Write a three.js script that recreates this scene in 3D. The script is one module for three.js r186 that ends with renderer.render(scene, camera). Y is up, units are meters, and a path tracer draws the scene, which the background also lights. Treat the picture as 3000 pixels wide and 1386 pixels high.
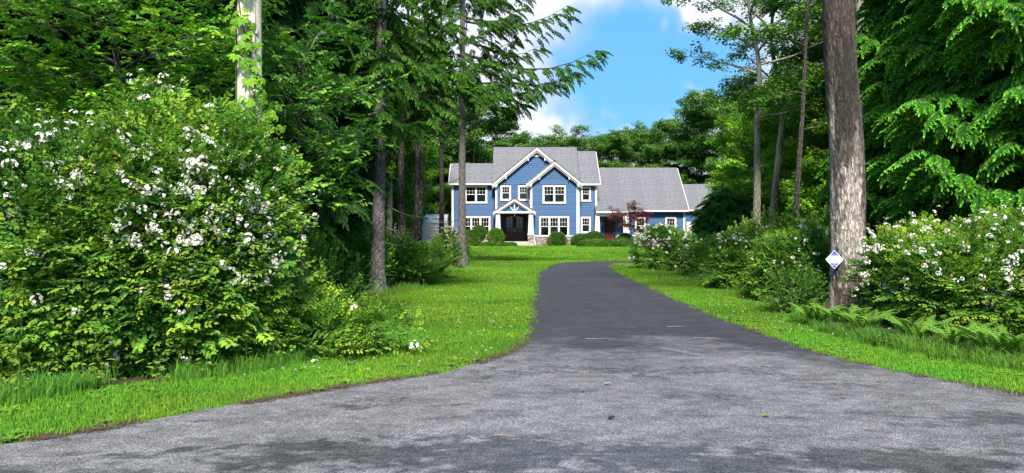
import * as THREE from 'three';
import { mergeGeometries } from 'three/addons/utils/BufferGeometryUtils.js';

// ---------------------------------------------------------------- camera, sky, sun, exposure
const V = (x, y, z) => new THREE.Vector3(x, y, z);
const scene = new THREE.Scene();
const FPX = 2310, EYE = 1.6, HOR = 667;             // focal length, eye height and horizon row of the 3000 x 1386 photograph
const camera = new THREE.PerspectiveCamera(2 * Math.atan(693 / FPX) * 180 / Math.PI, 3000 / 1386, 0.1, 900);
camera.position.set(0, EYE, 0);
camera.rotation.x = -Math.atan((693 - HOR) / FPX);
camera.updateMatrixWorld();
const renderer = new THREE.WebGLRenderer({ antialias: true });
renderer.setSize(1024, 473);
renderer.toneMapping = THREE.LinearToneMapping;
renderer.toneMappingExposure = 2.25;
renderer.shadowMap.enabled = true;
renderer.shadowMap.type = THREE.PCFSoftShadowMap;

const sun = new THREE.DirectionalLight(0xfff3e2, 4.0);
sun.position.set(3, 84, 44);
sun.target.position.set(0, 0, -35);
sun.castShadow = true;
sun.shadow.radius = 20;
sun.shadow.mapSize.set(4096, 4096);
Object.assign(sun.shadow.camera, { left: -70, right: 70, top: 70, bottom: -70, near: 1, far: 260 });
scene.add(sun, sun.target);

// seeded random and noise
function rng(seed) { let s = seed | 0; const f = () => { s = (s + 0x6d2b79f5) | 0; let t = Math.imul(s ^ (s >>> 15), 1 | s); t = (t + Math.imul(t ^ (t >>> 7), 61 | t)) ^ t; return ((t ^ (t >>> 14)) >>> 0) / 4294967296; }; f.r = (a, b) => a + (b - a) * f(); f.s = (a) => (f() * 2 - 1) * a; f.i = (n) => Math.floor(f() * n); return f; }
const hash2 = (x, y, s) => { let h = Math.imul(x, 374761393) ^ Math.imul(y, 668265263) ^ Math.imul(s, 1274126177); h = Math.imul(h ^ (h >>> 13), 1274126177); return ((h ^ (h >>> 16)) >>> 0) / 4294967296; };
function vnoise(x, y, s = 0, px = 0, py = 0) {     // value noise, periodic if px/py given
  const xi = Math.floor(x), yi = Math.floor(y), fx = x - xi, fy = y - yi, u = fx * fx * (3 - 2 * fx), v = fy * fy * (3 - 2 * fy);
  const w = (a, p) => (p ? ((a % p) + p) % p : a);
  const a = hash2(w(xi, px), w(yi, py), s), b = hash2(w(xi + 1, px), w(yi, py), s), c = hash2(w(xi, px), w(yi + 1, py), s), d = hash2(w(xi + 1, px), w(yi + 1, py), s);
  return a + (b - a) * u + (c - a) * v + (a - b - c + d) * u * v;
}
function fbm(x, y, s = 0, o = 4, px = 0, py = 0) { let t = 0, a = 0.5, n = 0; for (let i = 0; i < o; i++) { t += a * vnoise(x, y, s + i * 17, px, py); n += a; a *= 0.5; x *= 2; y *= 2; px *= 2; py *= 2; } return t / n; }
const clamp = (x, a = 0, b = 1) => Math.min(b, Math.max(a, x));
const smooth = (a, b, x) => { const t = clamp((x - a) / (b - a)); return t * t * (3 - 2 * t); };
const lerp = (a, b, t) => a + (b - a) * t;

// the sky: broken white cloud with blue gaps
{
  const W = 2048, H = 1024, data = new Float32Array(W * H * 4);
  for (let j = 0; j < H; j++) {
    const el = ((j + 0.5) / H - 0.5) * Math.PI, sy = Math.sin(el);
    for (let i = 0; i < W; i++) {
      const az = ((i + 0.5) / W - 0.25) * 2 * Math.PI;       // 0 straight ahead (-z), positive to the right
      const o = (j * W + i) * 4, e = Math.max(0, sy);
      const blue = [lerp(0.15, 0.02, Math.pow(e, 0.5)), lerp(0.37, 0.15, Math.pow(e, 0.5)), lerp(0.53, 0.46, Math.pow(e, 0.7))];
      const k = 1 / (e + 0.22), dx = Math.sin(az) * Math.cos(el) * k, dz = Math.cos(az) * Math.cos(el) * k;
      const n = fbm(dx * 1.1 + 40, dz * 1.1 + 12, 3, 6), n2 = fbm(dx * 2.6 + 9, dz * 2.6 + 70, 8, 7);
      // the gap ahead and the bank of cloud beside it, as directions
      const a = az * 180 / Math.PI, h = el * 180 / Math.PI;
      const wob = (fbm(a * 0.22 + 30, h * 0.22 + 5, 21, 5) - 0.5), wob2 = (fbm(a * 0.6 + 3, h * 0.6 + 15, 31, 7) - 0.5);
      let cover = smooth(0.36, 0.58, n + 0.10 * (n2 - 0.5));
      const near = Math.exp(-(((a - 6) / 26) ** 2 + ((h - 10) / 14) ** 2));
      const gap = ((a - 10.2) / 6.2) ** 2 + ((h - 10.4) / 5.6) ** 2 + wob * 1.6;
      const bank = ((a - 14.2) / 4.6) ** 2 + ((h - 16.6) / 3.0) ** 2 + wob2 * 2.0 + wob;
      const low = smooth(1.6, -0.6, (h - 6.1) + wob2 * 4.2 + wob * 3 - 1.6 * Math.exp(-(((a + 1) / 5) ** 2)) - 1.4 * Math.exp(-(((a - 13) / 2.5) ** 2)));
      let c = smooth(0.5, 2.1, gap + wob2 * 0.9);
      c = Math.max(c, smooth(1.3, 0.55, bank), low);
      cover = lerp(cover, c, smooth(0.05, 0.6, near));
      const shade = 0.78 + 0.3 * n2 + 0.12 * wob2 + 0.08 * smooth(12, 3, h);
      const lum = shade * (0.80 + 0.25 * smooth(0.3, 0.95, cover));
      const cl = [0.46 * lum, 0.485 * lum, 0.55 * lum];
      for (let q = 0; q < 3; q++) data[o + q] = lerp(blue[q], cl[q], cover * 0.97);
      data[o + 3] = 1;
      if (sy < 0) { data[o] = 0.13; data[o + 1] = 0.14; data[o + 2] = 0.14; }
    }
  }
  const sky = new THREE.DataTexture(data, W, H, THREE.RGBAFormat, THREE.FloatType);
  sky.mapping = THREE.EquirectangularReflectionMapping; sky.magFilter = sky.minFilter = THREE.LinearFilter; sky.wrapS = THREE.RepeatWrapping; sky.needsUpdate = true;
  scene.background = sky; scene.environment = sky;
}

// ---------------------------------------------------------------- helpers
const used = {};
const numbered = (n) => { used[n] = (used[n] ?? -1) + 1; return used[n] ? n + '_' + String(used[n]).padStart(3, '0') : n; };
function tag(o, label, category, group, kind) { Object.assign(o.userData, { label, category }); if (group) o.userData.group = group; if (kind) o.userData.kind = kind; return o; }
function thing(name, label, category, pos = [0, 0, 0], group, kind) { const o = new THREE.Group(); o.name = numbered(name); o.position.set(...pos); tag(o, label, category, group, kind); scene.add(o); return o; }
function part(name, geo, mat, parent, stuff) { const m = new THREE.Mesh(geo, mat); m.name = name; m.castShadow = m.receiveShadow = true; if (stuff) m.userData.kind = 'stuff'; parent.add(m); return m; }
function solid(name, geo, mat, label, category, kind, group) { const m = part(numbered(name), geo, mat, scene); tag(m, label, category, group, kind); return m; }
const X = (px, D) => (px - 1500) / FPX * D, Y = (py, D) => EYE + (HOR - py) / FPX * D;
const G = (px, py) => { const D = EYE * FPX / (py - HOR); return [X(px, D), -D]; };      // where a point of level ground stands: [x, z]

function std(c, rough = 0.8, extra = {}) { const m = new THREE.MeshStandardMaterial({ roughness: rough, ...extra }); if (Array.isArray(c)) m.color.setRGB(...c); else m.color.set(c); return m; }
function tex(w, h, f, srgb = false, rep = true) {      // f(x, y) -> [r, g, b] in 0..1 or one number
  const d = new Uint8Array(w * h * 4);
  for (let y = 0; y < h; y++) for (let x = 0; x < w; x++) { const v = f(x / w, y / h), o = (y * w + x) * 4; for (let c = 0; c < 3; c++) d[o + c] = clamp(v.length ? v[c] : v) * 255; d[o + 3] = 255; }
  const t = new THREE.DataTexture(d, w, h); t.magFilter = t.minFilter = THREE.LinearFilter; if (rep) t.wrapS = t.wrapT = THREE.RepeatWrapping; if (srgb) t.colorSpace = THREE.SRGBColorSpace; t.needsUpdate = true; return t;
}
function reps(t, u, v) { const c = t.clone(); c.repeat.set(u, v); c.needsUpdate = true; return c; }

function box(w, h, d, x = 0, y = 0, z = 0) { const g = new THREE.BoxGeometry(w, h, d); g.translate(x, y, z); return g; }
// a bar of rectangular section between two points; up gives the section's height direction
function bar(a, b, w, h, up = V(0, 1, 0)) {
  const d = b.clone().sub(a), L = d.length(); d.normalize();
  const s = new THREE.Vector3().crossVectors(d, up).normalize(), u = new THREE.Vector3().crossVectors(s, d).normalize();
  const g = new THREE.BoxGeometry(w, h, L);
  g.applyMatrix4(new THREE.Matrix4().makeBasis(s, u, d.clone().negate()).setPosition(a.clone().add(b).multiplyScalar(0.5))); return g;
}
// a round tapering tube through points; r is a number, a list or a function of 0..1; rough(angle, metres) roughens the radius
function tube(pts, r, seg = 6, rough) {
  const n = pts.length, R = (i) => (typeof r === 'function' ? r(i / (n - 1)) : Array.isArray(r) ? r[i] : r);
  const pos = [], uv = [], idx = [], nor = []; let len = 0, s = null;
  const circ = Math.max(0.05, 2 * Math.PI * R(0));
  for (let i = 0; i < n; i++) {
    const t = (i < n - 1 ? pts[i + 1] : pts[i]).clone().sub(i ? pts[i - 1] : pts[i]).normalize();
    if (!s) s = Math.abs(t.y) > 0.9 ? V(1, 0, 0) : V(0, 1, 0);
    const u = new THREE.Vector3().crossVectors(t, s).normalize(); s = new THREE.Vector3().crossVectors(u, t).normalize();
    if (i) len += pts[i].distanceTo(pts[i - 1]);
    for (let j = 0; j <= seg; j++) {
      const a = j / seg * Math.PI * 2, k = R(i) * (rough ? rough(j === seg ? 0 : a, len) : 1), c = Math.cos(a), q = Math.sin(a);
      const nx = s.x * c + u.x * q, ny = s.y * c + u.y * q, nz = s.z * c + u.z * q;
      pos.push(pts[i].x + nx * k, pts[i].y + ny * k, pts[i].z + nz * k); nor.push(nx, ny, nz); uv.push(j / seg * circ, len);
      if (i && j) { const A = (i - 1) * (seg + 1) + j - 1, B = A + 1, C = A + seg + 1, D = C + 1; idx.push(A, B, C, B, D, C); }
    }
  }
  const g = new THREE.BufferGeometry();
  g.setAttribute('position', new THREE.Float32BufferAttribute(pos, 3)); g.setAttribute('normal', new THREE.Float32BufferAttribute(nor, 3)); g.setAttribute('uv', new THREE.Float32BufferAttribute(uv, 2)); g.setIndex(idx);
  if (rough) g.computeVertexNormals();
  return g;
}
const merge = (list) => mergeGeometries(list.map((g) => (g.index ? g.toNonIndexed() : g)).map((g) => { if (!g.attributes.uv) g.setAttribute('uv', new THREE.Float32BufferAttribute(new Float32Array(g.attributes.position.count * 2), 2)); return g; }));
// loose faces with vertex colours: leaves, petals, blades
class Faces {
  constructor() { this.p = []; this.c = []; }
  tri(a, b, c, k) { this.p.push(a.x, a.y, a.z, b.x, b.y, b.z, c.x, c.y, c.z); for (let i = 0; i < 3; i++) this.c.push(k[0], k[1], k[2]); }
  leaf(b, dir, up, L, w, k, fold = 0.15, droop = 0.15, hi = false) {
    const s = new THREE.Vector3().crossVectors(dir, up).normalize(), n = new THREE.Vector3().crossVectors(s, dir).normalize();
    const at = (t, q, v) => b.clone().addScaledVector(dir, t * L).addScaledVector(s, q * w / 2).addScaledVector(n, v * w - droop * L * t * t);
    const tip = at(1, 0, 0);
    if (hi) {
      const m = at(0.5, 0, 0);
      for (const q of [-1, 1]) { const a = at(0.3, 0.95 * q, fold), c = at(0.68, 0.8 * q, fold); if (q > 0) { this.tri(b, a, m, k); this.tri(a, c, m, k); this.tri(c, tip, m, k); } else { this.tri(b, m, a, k); this.tri(a, m, c, k); this.tri(c, m, tip, k); } }
    } else { const r = at(0.45, 1, fold), l = at(0.45, -1, fold); this.tri(b, r, tip, k); this.tri(b, tip, l, k); }
  }
  stick(a, b, r, k) {   // a three-sided twig
    const d = b.clone().sub(a).normalize(), u = Math.abs(d.y) > 0.9 ? V(1, 0, 0) : V(0, 1, 0), s = new THREE.Vector3().crossVectors(d, u).normalize().multiplyScalar(r), n = new THREE.Vector3().crossVectors(s, d).normalize().multiplyScalar(r);
    const q = [0, 1, 2].map((i) => { const t = i / 3 * 6.283; return s.clone().multiplyScalar(Math.cos(t)).addScaledVector(n, Math.sin(t)); });
    for (let i = 0; i < 3; i++) { const A = a.clone().add(q[i]), B = a.clone().add(q[(i + 1) % 3]), C = b.clone().addScaledVector(q[i], 0.5), D = b.clone().addScaledVector(q[(i + 1) % 3], 0.5); this.tri(A, B, C, k); this.tri(B, D, C, k); }
  }
  build() { const g = new THREE.BufferGeometry(); g.setAttribute('position', new THREE.Float32BufferAttribute(this.p, 3)); g.setAttribute('color', new THREE.Float32BufferAttribute(this.c, 3)); g.computeVertexNormals(); return g; }
}
const tint = (k, f, r) => { const j = 1 + r.s(f); return [k[0] * j * (1 + r.s(f * 0.6)), k[1] * j, k[2] * j * (1 + r.s(f * 0.6))]; };
// many copies of a few sprays, all one part of a plant
class Scatter {
  constructor(geos, mat) { this.geos = geos; this.mat = mat; this.lists = geos.map(() => []); }
  add(m, color, r) { this.lists[r.i(this.geos.length)].push([m, color]); }
  build(name, parent) {
    this.lists.forEach((l, i) => {
      if (!l.length) return;
      const im = new THREE.InstancedMesh(this.geos[i], this.mat, l.length); im.name = name; im.userData.kind = 'stuff'; im.castShadow = im.receiveShadow = true;
      l.forEach(([m, c], k) => { im.setMatrixAt(k, m); im.setColorAt(k, c); });
      parent.add(im);
    });
  }
}
const col = (r, g, b) => { const c = new THREE.Color(); c.setRGB(r, g, b); return c; };
// matrix that lays a spray (growing along +x, upper side +y) at p, along dir with its upper side towards up
function lay(p, dir, up, s) {
  const x = dir.clone().normalize(), z = new THREE.Vector3().crossVectors(x, up).normalize(); if (z.lengthSq() < 0.01) z.set(0, 0, 1);
  const y = new THREE.Vector3().crossVectors(z, x).normalize();
  return new THREE.Matrix4().makeBasis(x, y, z).scale(V(s, s, s)).setPosition(p);
}
// ---------------------------------------------------------------- ground, lawn, asphalt
const leafMat = (extra = {}) => new THREE.MeshPhysicalMaterial({ vertexColors: true, roughness: 0.92, transmission: 0.38, thickness: 0, specularIntensity: 0.4, clearcoat: 0.06, clearcoatRoughness: 0.4, side: THREE.DoubleSide, ...extra });
const LEAF = leafMat(), NEEDLE = leafMat({ transmission: 0.2, clearcoat: 0 }), BLADE = leafMat({ transmission: 0.4, clearcoat: 0 });
const PETAL = leafMat({ transmission: 0.3, clearcoat: 0, roughness: 1 });

// edges of the asphalt, [distance ahead, x]
const LEFT = [[-6, -40], [3.4, -32], [4.2, -11], [5, -5.9], [5.775, -3.75], [6.32, -3.15], [7.09, -2.46], [7.98, -1.56], [8.64, -0.82], [9.26, -0.41], [9.8, -0.14], [10.3, 0.02], [11.0, 0.16], [11.9, 0.22], [14.6, 0.31], [18.95, 0.47], [25, 0.71], [28, 0.92], [31, 1.21], [33, 1.46], [34.2, 1.69], [35.3, 2.05], [36.2, 2.55], [36.9, 3.4], [37.3, 4.4], [37.7, 5.8]];
const RIGHT = [[-6, 40], [3.4, 32], [4.2, 13], [5, 8.2], [6, 6.3], [6.7, 5.45], [7.5, 4.86], [8.16, 4.56], [9, 4.14], [9.8, 3.95], [10.7, 3.84], [12.3, 3.76], [14.3, 3.68], [17.7, 3.68], [24, 3.77], [28.2, 3.87], [31.06, 4.02], [33.3, 4.3], [34.1, 4.6], [34.5, 5.2], [34.6, 8], [34.7, 22], [37.7, 22]];
const along = (list, d) => { if (d <= list[0][0]) return list[0][1]; for (let i = 1; i < list.length; i++) if (d <= list[i][0]) return lerp(list[i - 1][1], list[i][1], (d - list[i - 1][0]) / (list[i][0] - list[i - 1][0])); return list[list.length - 1][1]; };
const paved = (x, d, m = 0) => d < 37.7 + m && x > along(LEFT, d) - m && x < along(RIGHT, d) + m;

{ // woodland floor under everything
  const soil = tex(512, 512, (x, y) => { const n = fbm(x * 24, y * 24, 5, 5, 24, 24), m = fbm(x * 6, y * 6, 9, 3, 6, 6), g = smooth(0.42, 0.62, m); const k = 0.6 + 0.8 * n; return [lerp(0.27, 0.17, g) * k, lerp(0.22, 0.25, g) * k, lerp(0.14, 0.08, g) * k]; }, true);
  const g = new THREE.PlaneGeometry(700, 700); g.rotateX(-Math.PI / 2); g.translate(0, -0.012, -120);
  const uv = g.attributes.uv; for (let i = 0; i < uv.count; i++) uv.setXY(i, uv.getX(i) * 140, uv.getY(i) * 140);
  solid('ground', g, std(0xffffff, 0.95, { map: soil, bumpMap: soil, bumpScale: 0.03 }), 'leaf littered woodland floor under trees and shrubs', 'ground', 'structure');
}
const lawnEdge = [[-14, -4.6], [-7, -5.4], G(0, 1178), G(300, 1140), G(700, 1092), G(870, 1052), G(945, 965), G(985, 895), G(1090, 874), G(1210, 850), G(1290, 812), G(1325, 785), [-4.3, -36], [-6.5, -44], [-9, -55], [-12, -68], [-2, -69.2], [3, -68.6], [9, -67], [13, -60], [22, -58], [22, -37], G(1862, 793), G(1990, 800), G(2120, 838), G(2245, 876), G(2330, 925), G(2450, 975), G(2600, 1015), G(2800, 1050), G(3000, 1085), [9, -7], [14, -4.6]];
const inside = (poly, x, z) => { let k = false; for (let i = 0, j = poly.length - 1; i < poly.length; j = i++) { const [a, b] = poly[i], [c, d] = poly[j]; if ((b > z) !== (d > z) && x < (c - a) * (z - b) / (d - b) + a) k = !k; } return k; };
function sheet(poly, y, uvScale = 1) {
  const s = new THREE.Shape(poly.map(([x, z]) => new THREE.Vector2(x, -z))), g = new THREE.ShapeGeometry(s); g.rotateX(-Math.PI / 2); g.translate(0, y, 0);
  const p = g.attributes.position, uv = g.attributes.uv; for (let i = 0; i < p.count; i++) uv.setXY(i, p.getX(i) * uvScale, p.getZ(i) * uvScale); return g;
}
{
  const turf = tex(512, 512, (x, y) => { const n = fbm(x * 64, y * 64, 4, 3, 64, 64), m = fbm(x * 5, y * 5, 77, 4, 5, 5), k = 0.62 + 0.6 * n; return [lerp(0.22, 0.32, m) * k, lerp(0.40, 0.46, m) * k, 0.09 * k]; }, true);
  const path = lawnEdge.concat([[30, -3.2], [30, 5], [-30, 5], [-30, -3.2]]);
  solid('lawn', sheet(path, 0.0, 0.33), std(0xffffff, 0.95, { map: turf, bumpMap: turf, bumpScale: 0.02 }), 'green lawn and verge on both sides of the driveway', 'lawn', 'structure');
}
{ // asphalt: grey old road in front, darker sealed driveway behind, damp patches
  const spots = [[-0.55, 5.45, 1.55, 0.42, 1], [0.95, 5.3, 1.25, 0.36, 1], [-1.5, 5.62, 0.55, 0.2, 0.8], [2.55, 5.35, 0.75, 0.34, 1.0], [3.85, 6.5, 0.7, 0.26, 0.8], [4.5, 5.9, 0.5, 0.2, 0.7], [-1.45, 7.0, 0.24, 0.12, 0.8], [-1.2, 7.25, 0.3, 0.1, 0.5], [0.55, 7.6, 0.3, 0.12, 0.5], [1.9, 7.4, 0.4, 0.12, 0.45], [3.0, 7.9, 0.5, 0.14, 0.5], [-0.3, 8.4, 0.5, 0.14, 0.4], [2.3, 6.55, 0.28, 0.08, 0.4], [1.25, 8.75, 1.5, 0.3, 0.6], [-3.6, 5.05, 2.2, 0.1, 0.7]];
  const damp = (x, d) => { let k = 0; const w = fbm(x * 2.2, d * 4, 41, 4) - 0.5, f = fbm(x * 14, d * 14, 43, 3) - 0.5; for (const [cx, cd, rx, rd, s] of spots) k = Math.max(k, s * smooth(1.15, 0.75, ((x - cx) / rx) ** 2 + ((d - cd) / rd) ** 2 + w * 3.6 + f * 3.4)); return k; };
  const sealed = (x, d) => { const w = fbm(x * 0.9 + 5, d * 1.6, 51, 5) - 0.5, f = fbm(x * 9, d * 9, 57, 3) - 0.5; const e = along(RIGHT, d) - x; return clamp(smooth(9.0, 11.4, d + w * 3.4 + f * 1.2 + 1.3 * smooth(0.9, 0.25, e))); };
  const scrape = (x, d) => { const cx = 2.15 + (10.15 - d) * 0.62 - 0.03 * (10.15 - d) ** 2, w = 0.09 + 0.02 * Math.sin(d * 5); return d > 8.2 && d < 10.4 ? smooth(w, w * 0.3, Math.abs(x - cx) + 0.10 * (fbm(x * 12, d * 12, 61, 2) - 0.5)) * smooth(8.2, 8.9, d) : 0; };
  const rows = []; for (let d = -6; d < 3.4; d += 1.5) rows.push(d); for (let d = 3.4; d < 37.7; d += d < 12 ? 0.045 : d < 18 ? 0.12 : 0.3) rows.push(d); rows.push(34.6, 34.7, 37.7); rows.sort((a, b) => a - b);
  const N = 170, pos = [], uv = [], uv1 = [], cl = [], idx = [];
  rows.forEach((d, i) => {
    const a = along(LEFT, d), b = along(RIGHT, d), wv = 0.09;
    for (let j = 0; j <= N; j++) {
      let t = j / N, x = lerp(a, b, t); if (d < 6 && b - a > 12) { const q = t * 2 - 1; x = lerp((a + b) / 2 + q * 6.5, lerp(a, b, t), Math.abs(q) ** 3); }
      if (j === 0) x -= wv * (fbm(d * 1.7, 3, 66, 3) - 0.5) * 2; if (j === N) x += wv * (fbm(d * 1.7, 9, 67, 3) - 0.5) * 2;
      pos.push(x, 0.012, -d); uv.push(x / 1.6, d / 1.6); uv1.push((x + 8) / 16, (d - 3) / 10);
      const s = sealed(x, d), m0 = damp(x, d), m = smooth(0.25, 0.75, m0 + 0.75 * (hash2(Math.round(x * 33), Math.round(d * 33), 29) - 0.5) * (m0 > 0.02 ? 1 : 0)), big = fbm(x * 0.7, d * 0.5, 71, 4) - 0.5, mid = fbm(x * 3, d * 3, 73, 4) - 0.5, fine = hash2(Math.round(x * 40), Math.round(d * 40), 7) - 0.5;
      let k = lerp(0.150, 0.035, s) * (1 + 0.35 * big + 0.3 * mid + 0.16 * fine);
      k *= 1 - 0.27 * (1 - 0.5 * s) * smooth(0.60, 0.70, fbm(x * 3 + 8, d * 11, 75, 4)) * smooth(16, 11, d); k = lerp(k, 0.17, 0.85 * scrape(x, d)); k *= 1 - 0.52 * m * (0.75 + 0.5 * (fine + 0.5));
      k *= 2.7; cl.push(k * 1.01, k, k * lerp(1.0, 1.05, s));   // the grit map averages 0.37
      if (i && j) { const A = (i - 1) * (N + 1) + j - 1, B = A + 1, C = A + N + 1; idx.push(A, B, C, B, C + 1, C); }
    }
  });
  const g = new THREE.BufferGeometry(); g.setAttribute('position', new THREE.Float32BufferAttribute(pos, 3)); g.setAttribute('uv', new THREE.Float32BufferAttribute(uv, 2)); g.setAttribute('uv1', new THREE.Float32BufferAttribute(uv1, 2)); g.setAttribute('color', new THREE.Float32BufferAttribute(cl, 3)); g.setIndex(idx); g.computeVertexNormals();
  const grit = tex(1024, 1024, (x, y) => { const n = hash2(Math.floor(x * 230), Math.floor(y * 230), 3), q = vnoise(x * 170, y * 170, 6, 170, 170), l = fbm(x * 12, y * 12, 2, 4, 12, 12); return clamp(0.38 + 0.36 * Math.pow(n, 2.2) + 0.26 * q + 0.22 * (l - 0.5)); }, true);
  const relief = tex(1024, 1024, (x, y) => clamp(0.25 + 0.5 * vnoise(x * 150, y * 150, 6, 150, 150) + 0.3 * hash2(Math.floor(x * 512), Math.floor(y * 512), 9)));
  const wet = tex(512, 320, (x, y) => { const m = damp(x * 16 - 8, y * 10 + 3); return 1 - 0.42 * m * smooth(6.4, 5.7, y * 10 + 3) - 0.1 * m; }, false, false); wet.channel = 1;
  const mat = std(0xffffff, 0.78, { vertexColors: true, map: grit, bumpMap: relief, bumpScale: 0.006, roughnessMap: wet });
  solid('driveway', g, mat, 'grey asphalt apron and dark driveway curving right towards the garage', 'driveway', 'structure');
}
// grass
function tuft(seed, n, h, spread, wide, base, tipc) {
  const r = rng(seed), f = new Faces();
  for (let i = 0; i < n; i++) {
    const a = r.r(0, 6.283), q = Math.sqrt(r()) * spread, b = V(Math.cos(a) * q, 0, Math.sin(a) * q), t = r.r(0, 6.283), lean = r.r(0.1, 0.75), L = h * r.r(0.55, 1.15), w = wide * r.r(0.7, 1.2);
    const s = V(-Math.sin(t), 0, Math.cos(t)).multiplyScalar(w / 2), o = V(Math.cos(t), 0, Math.sin(t));
    const m = b.clone().addScaledVector(o, lean * L * 0.3); m.y = L * 0.6; const e = b.clone().addScaledVector(o, lean * L); e.y = L * r.r(0.75, 1);
    const k = tint(r() < 0.5 ? base : tipc, 0.22, r);
    f.tri(b.clone().sub(s), b.clone().add(s), m.clone().addScaledVector(s, 0.8), k); f.tri(b.clone().sub(s), m.clone().addScaledVector(s, 0.8), m.clone().addScaledVector(s, -0.8), k); f.tri(m.clone().addScaledVector(s, -0.8), m.clone().addScaledVector(s, 0.8), e, k);
  }
  return f.build();
}
{
  const A = [0.105, 0.285, 0.012], B = [0.175, 0.355, 0.016];
  const short = [1, 2, 3].map((s) => tuft(s, 26, 0.055, 0.09, 0.007, A, B)), mid = [4, 5, 6].map((s) => tuft(s, 24, 0.055, 0.16, 0.012, A, B)), far = [7, 8].map((s) => tuft(s, 22, 0.06, 0.32, 0.03, A, B));
  const tall = [11, 12, 13].map((s) => tuft(s, 12, 0.26, 0.07, 0.009, [0.10, 0.26, 0.02], [0.16, 0.32, 0.03]));
  const r = rng(5), lawn = new THREE.Group(); lawn.name = 'grass'; tag(lawn, 'short mown grass blades covering the lawn and verges', 'grass', null, 'stuff'); scene.add(lawn);
  const S = new Scatter(short, BLADE), M = new Scatter(mid, BLADE), F = new Scatter(far, BLADE), T = new Scatter(tall, BLADE);
  const put = (list, x, z, s, k) => { const m = new THREE.Matrix4().makeRotationY(r.r(0, 6.283)).scale(V(s, s * r.r(0.7, 1.25), s)).setPosition(x, 0, z), t = 0.6 + 0.95 * fbm(x * 0.6, z * 0.6, 91, 4), y = 1.5 * (fbm(x * 1.3 + 9, z * 1.3, 93, 4) - 0.5) + r.s(0.12); list.add(m, col(k * t * (1 + 0.5 * y), k * t, k * t * (1 - 0.4 * y)), r); };
  const fill = (list, x0, x1, d0, d1, per, s, k) => { const n = (x1 - x0) * (d1 - d0) * per; for (let i = 0; i < n; i++) { const x = r.r(x0, x1), d = r.r(d0, d1); if (!inside(lawnEdge, x, -d) || paved(x, d, -0.12 * fbm(x * 2, d * 2, 95, 3) + 0.05 * r())) continue; if (Math.abs(x) > d * 0.72 + 5) continue; put(list, x, -d, s * r.r(0.75, 1.25), k); } };
  fill(S, -13, 13, 3.6, 13, 185, 1, 1); fill(M, -7, 12, 13, 24, 95, 1, 1); fill(M, -6, 14, 24, 38, 62, 1.25, 1); fill(F, -12, 22, 38, 69, 16, 1.1, 1.05);
  // long unmown grass along the foot of the shrubs and at the rim of the asphalt
  for (let i = 0; i < 7000; i++) { const q = r() < 0.5; let p; const e = lawnEdge, seg = q ? 1 + r.i(11) : 21 + r.i(10); const a = e[seg], b = e[seg + 1], t = r(); p = [lerp(a[0], b[0], t) + r.s(0.28), lerp(a[1], b[1], t) + r.s(0.28)]; if (p[1] > -4 || p[1] < -34 || paved(p[0], -p[1], 0.15)) continue; if (fbm(p[0] * 0.8, p[1] * 0.8, 99, 3) < 0.42) continue; put(T, p[0], p[1], r.r(0.35, 1.0), 1); }
  // white clover heads in the grass
  const head = (() => { const f = new Faces(); for (let i = 0; i < 14; i++) { const a = i * 2.4, e = -0.4 + i * 0.14; f.leaf(V(0, 0.05, 0), V(Math.cos(a), e, Math.sin(a)).normalize(), V(0, 1, 0), 0.016, 0.008, [0.7, 0.7, 0.62], 0, 0); } f.stick(V(0, 0, 0), V(0, 0.05, 0), 0.002, [0.1, 0.2, 0.03]); return f.build(); })(), K = new Scatter([head], PETAL);
  for (let i = 0; i < 2300; i++) { const x = r.r(-6, 9), d = r.r(8, 36); if (!inside(lawnEdge, x, -d) || paved(x, d, 0.1) || fbm(x * 0.5 + 3, d * 0.5, 97, 3) < 0.47) continue; const s = r.r(0.8, 1.4); K.add(new THREE.Matrix4().makeScale(s, s, s).setPosition(x, 0.012, -d), col(1, 1, 1), r); }
  K.build('clover_heads', lawn);
  const weed = [1, 2, 3].map((q) => { const f = new Faces(), u = rng(q + 30), n = 7 + q; for (let i = 0; i < n; i++) { const a = i * 6.283 / n + u.s(0.3); f.leaf(V(0, 0.01, 0), V(Math.cos(a), u.r(0.25, 0.9), Math.sin(a)).normalize(), V(0, 1, 0), u.r(0.06, 0.12), u.r(0.03, 0.05), tint([0.13, 0.30, 0.02], 0.2, u), 0.1, 0.35, true); } return f.build(); }), Wd = new Scatter(weed, BLADE);
  for (let i = 0; i < 5200; i++) { const x = r.r(-7, 8), d = r.r(4.6, 17); if (!inside(lawnEdge, x, -d) || paved(x, d, -0.03)) continue; const rim = paved(x, d, 0.4) ? 1 : 0.25; if (r() > rim || fbm(x * 0.9, d * 0.9, 98, 3) < 0.47) continue; const s = r.r(0.5, 1.1), k = r.r(0.8, 1.3); Wd.add(new THREE.Matrix4().makeRotationY(r.r(0, 6.283)).scale(V(s, s, s)).setPosition(x, 0, -d), col(k * 1.1, k, k), r); }
  Wd.build('verge_weeds', lawn);
  S.build('short_grass', lawn); M.build('short_grass', lawn); F.build('short_grass', lawn); T.build('long_grass', lawn);
}
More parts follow.
